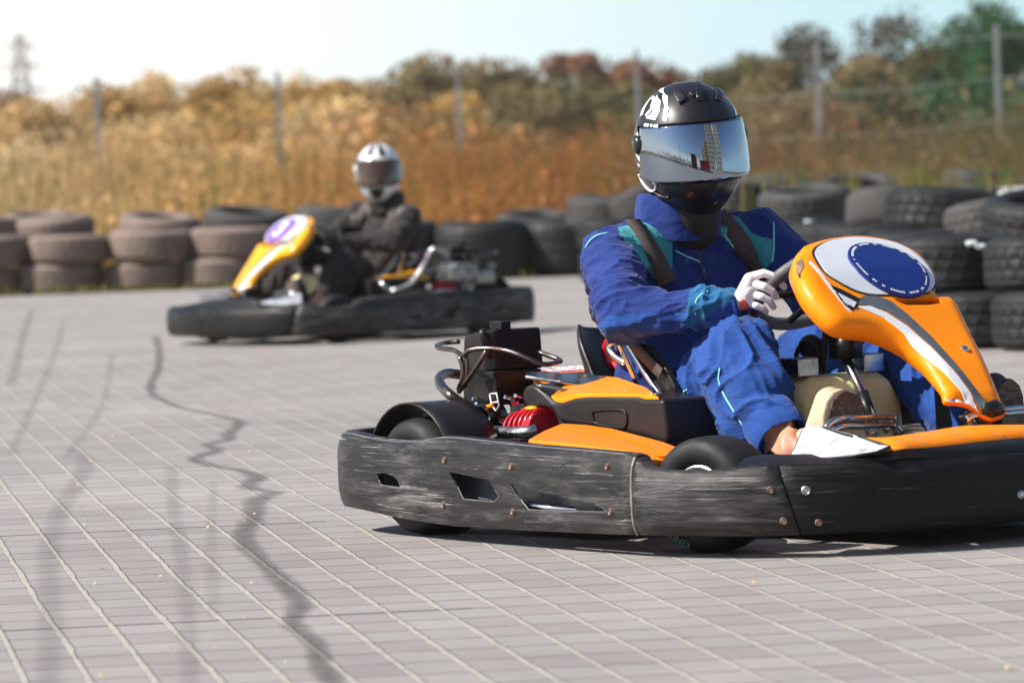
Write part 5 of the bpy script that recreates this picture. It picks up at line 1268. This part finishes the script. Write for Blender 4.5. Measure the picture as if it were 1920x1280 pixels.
# the mass of thicket between them
it = []; rs = random.Random(31)
for i in range(24000):
    Y = rs.uniform(86, 122); px = rs.uniform(-120, 2040); x = at_depth(px, 300, Y).x
    hmax = 1.75 + .9 * noise.noise(V((x * .22, Y * .1, 2))) + (.5 if px > 1400 else 0); z = hmax * rs.random() ** .7
    c = mixcol(zone(x, Y), (.13, .13, .055) if px > 700 else (.46, .36, .20), rs.random() * .8)  # left of centre the glow is mixed into the colour
    s = rs.uniform(.05, .12); u = rv(rs)
    if px > 1550 and rs.random() < .6: c = (.045, .09, .04)
    it.append((V((x, Y, z)), u * s * .6, u.cross(rv(rs)).normalized() * s, vary(c, rs, .35)))
tag(cards('thicket', it, 'leaf'), 'dense mixed autumn thicket between weeds and skyline trees', kind='stuff')

# pylon on the left horizon
def pylon(px, top, Y):
    p = at_depth(px, top, Y); H = p.z; root = empty('pylon', (p.x, Y, 0)); tag(root, 'faint lattice power pylon on the left horizon', 'pylon')
    mb = MB(); wf = lambda k: (2.6 * (1 - k) ** 1.3 + .45)
    for sx_ in (-1, 1):
        for sy in (-1, 1): mb.tube([(sx_ * wf(k), sy * wf(k), H * k) for k in (0, .25, .5, .75, 1)], .16, 6, smooth=0)
    ks = [0, .14, .27, .39, .5, .6, .69, .77, .84, .9, .95, 1]
    for a, b2 in zip(ks, ks[1:]):
        for s_ in (-1, 1): mb.tube([(-s_ * wf(a), -wf(a), H * a), (s_ * wf(b2), -wf(b2), H * b2)], .10, 5); mb.tube([(-s_ * wf(a), wf(a), H * a), (s_ * wf(b2), wf(b2), H * b2)], .10, 5)
    mb.build('lattice_mast', 'pylon_grey', root)
    for k, w in ((.66, 3.4), (.80, 2.8), (.92, 2.1)):
        mb = MB(); 
        for y_ in (-.4, .4): mb.tube([(-w, 0, H * k), (0, y_, H * k + .1), (w, 0, H * k)], .13, 5, smooth=0); mb.tube([(-w, 0, H * k), (0, y_, H * k + .9), (w, 0, H * k)], .10, 5, smooth=0)
        mb.build('cross_arm', 'pylon_grey', root)
pylon(36, 64, 620)

# ============================================================ BEHIND THE CAMERA (seen only in the mirrored visor)
def tower(x, y, w, d, h, rz, label):
    root = empty('apartment_tower', (x, y, 0), rz); tag(root, label, 'building', 'apartment towers reflected in the visor')
    mb = MB(); mb.box((0, 0, h / 2), (w, d, h)); mb.box((0, 0, h + .6), (w * .3, d * .4, 1.2)); mb.build('wall', 'tower_wall', root, smooth=False)
    mb = MB()
    for i in range(int(h / 3)):
        for j in range(int(w / 3)): mb.box((-w / 2 + 1.5 + j * 3, d / 2 + .02, 1.8 + i * 3), (1.3, .06, 1.5))
        for j in range(int(d / 3)): mb.box((-w / 2 - .02, -d / 2 + 1.5 + j * 3, 1.8 + i * 3), (.06, 1.3, 1.5)); mb.box((w / 2 + .02, -d / 2 + 1.5 + j * 3, 1.8 + i * 3), (.06, 1.3, 1.5))
    mb.build('windows', 'window_dark', root, smooth=False)
for a in [(30, -36, 12, 12, 34, .4, 'tall beige apartment tower at the right of the visor reflection'), (46, -26, 12, 12, 36, .5, 'beige apartment tower nearest the visor edge'), (26, -60, 12, 12, 26, .2, 'lower beige apartment block left of the tall towers'), (20, -74, 10, 10, 22, .2, 'smallest distant apartment block in the visor reflection')]: tower(*a)
root = empty('red_shed', (9, -22, 0), .35); tag(root, 'low red track building reflected in the visor', 'building')
mb = MB(); mb.box((0, 0, 1.7), (13, 4, 3.4)); mb.build('wall', 'shed_red', root, smooth=False); mb = MB(); mb.box((0, 0, 3.5), (13.6, 4.6, .2)); mb.build('roof', 'shed_brown', root, smooth=False)
mb = MB(); mb.box((-6.7, 3.0, 2.6), (.5, .5, 5.2)); mb.build('gate_post', 'red', root, smooth=False)
mb = MB(); mb.box((-4.5, -16, 1.9), (4, 9, 3.8)); mb.box((-4.5, -16, 3.9), (4.4, 9.4, .2)); tag(mb.build('brown_shed', 'shed_brown', smooth=False), 'brown shed reflected in the middle of the visor', 'building')
for i, (x, y, h) in enumerate([(-1.2, -14, 11), (-14, -6, 6), (-11, -12, 6), (-8, -18, 6), (-2.6, -24, 9)]):
    mb = MB(); mb.tube([(x, y, 0), (x, y, h)], .09, 8); tag(mb.build('lamp_mast', 'pylon_grey'), ['tall dark mast dividing the sky in the visor reflection', 'leftmost pole in the visor reflection', 'second pole from the left in the visor reflection', 'third pole from the left in the visor reflection', 'thin far mast left of the dark mast in the visor'][i], 'mast', 'masts reflected in the visor')
it = []; rs = random.Random(78)
for i in range(2600):
    x = rs.uniform(-34, -5); y = -8 - (x + 5) * -1.0 * rs.uniform(.2, .9) * -1 - rs.uniform(0, 22); h = 1.6 + 1.6 * abs(noise.noise(V((x * .3, y * .3, 4)))); z = h * rs.random()
    u = rv(rs); it.append((V((x, y, z)), u * .10, u.cross(rv(rs)).normalized() * .18, vary((.07, .06, .035), rs)))
tag(cards('far_shrubs', it, 'leaf'), 'dark shrubs low at the left of the visor reflection', kind='stuff')
rs = random.Random(77)
for k, (ax_, ay, n) in enumerate([(10, -4, 9), (6, -9, 8)]):
    for i in range(n):
        tyre(ax_ - i * .72 * .8, ay - i * .72 * .5, .14, 'rubber', i % 3, 'black tyre, %s in the %s line reflected low in the visor' % (ORD[i], ['first', 'second'][k]), (0, 0, i), 'tyres behind the photographer')

# ============================================================ KARTS AND DRIVERS
PAL1 = dict(body='orange', body_worn='orange_worn', body_pale='rear_coral', disc='disc_blue')
r1 = empty('racing_kart', K.o, K.a); tag(r1, 'orange go-kart with blue disc fairing and scraped black bumpers, in the foreground', 'go-kart', 'racing karts on the track')
kart_build(r1, 1, PAL1)
DP1 = dict(suit='suit_blue', panel='suit_cyan', cuff='suit_cuff', legs='suit_lit', pipe='piping', shell='helmet_black', visor='visor_mirror', glove='glove_white', art=1, art2=1)
fd = V((.27, -.96, -.03)); fdl = V((fd.dot(K.f), fd.dot(K.l), fd.z))
p1 = person_build('person', K, DP1, fdl, 1, roll=R(4), pitch=R(3))
tag(p1, 'driver in blue overalls with mirrored black helmet, seated in the near orange kart', 'person', 'kart drivers')
# the second kart, heading the other way
A2 = R(180 + 37)
g2 = at_ground(392, 641); K2 = Frame(0, 0, A2, -1); K2.o = g2 - (K2.f * 1.08 + K2.l * .60) + V((.0, 0, 0)); hp_ = proj(K2.w((.30, 0, .91))); K2.o.x += (705 - hp_[0]) * 26.3 / F; K2.o.z = 0
PAL2 = dict(body='yellow', body_worn='dark_shell', body_pale='dark_shell', disc='violet')
r2 = empty('racing_kart', K2.o, K2.a); tag(r2, 'yellow-nosed go-kart with violet number disc, farther off on the left', 'go-kart', 'racing karts on the track')
kart_build(r2, -1, PAL2)
DP2 = dict(suit='suit_dark', panel='suit_grey', cuff='suit_dark', legs='suit_dark', pipe='suit_grey', shell='helmet_white', visor='visor_smoke', glove='glove_dark', white=1, art2=0)
fd = V((-.10, -.99, -.04)); fdl = V((fd.dot(K2.f), fd.dot(K2.l), fd.z))
p2 = person_build('person', K2, DP2, fdl, -1, roll=0)
tag(p2, 'driver in dark suit and white helmet, seated in the distant yellow kart', 'person', 'kart drivers')
# pale engine and side bar of the far kart, catching the sun
def P2(px, py, Y): 
    r = ray(px, py); q = V((0, 0, CH)) + r * (Y / r.y); l = K2.loc(q); l.y *= -1; return l
mb = MB(); mb.tube([P2(700, 520, 25.9), P2(712, 535, 25.8), P2(730, 545, 25.8), P2(765, 532, 25.7), P2(790, 500, 25.7), P2(806, 470, 25.7), P2(822, 468, 25.7), P2(836, 480, 25.8)], .013, 10); mb.build('guard_bar', 'steel', r2)
mb = MB(); c_ = P2(858, 512, 26.0); mb.box(c_, (.20, .14, .07)); mb.box(c_ + V((.0, 0, .045)), (.14, .16, .02)); mb.box(c_ + V((-.16, .02, -.03)), (.12, .10, .06)); o = mb.build('engine_block', 'steel', r2, smooth=False); bevel(o, .008, 2)
r2.scale = (.945, .96, 1); p2.scale = (.945, .96, 1)
S.cycles.use_denoising = True
S.cycles.max_bounces = 6; S.cycles.transparent_max_bounces = 8; S.cycles.volume_bounces = 0

# ============================================================ AIR
m, t, b = nt('flare_haze_air'); t.nodes.remove(b); pv = N(t, 'ShaderNodeVolumePrincipled'); t.links.new(pv.outputs[0], t.nodes['Material Output'].inputs['Volume'])
pv.inputs['Color'].default_value = (1, .93, .82, 1); pv.inputs['Density'].default_value = .00032; pv.inputs['Anisotropy'].default_value = .0  # added thin haze, standing in for the flare's warm veil
mb = MB(); mb.box((0, 280, 20), (604, 884, 42.2)); tag(mb.build('flare_haze', 'flare_haze_air', smooth=False), kind='stuff', label='added warm haze over the whole track, in place of the flare')
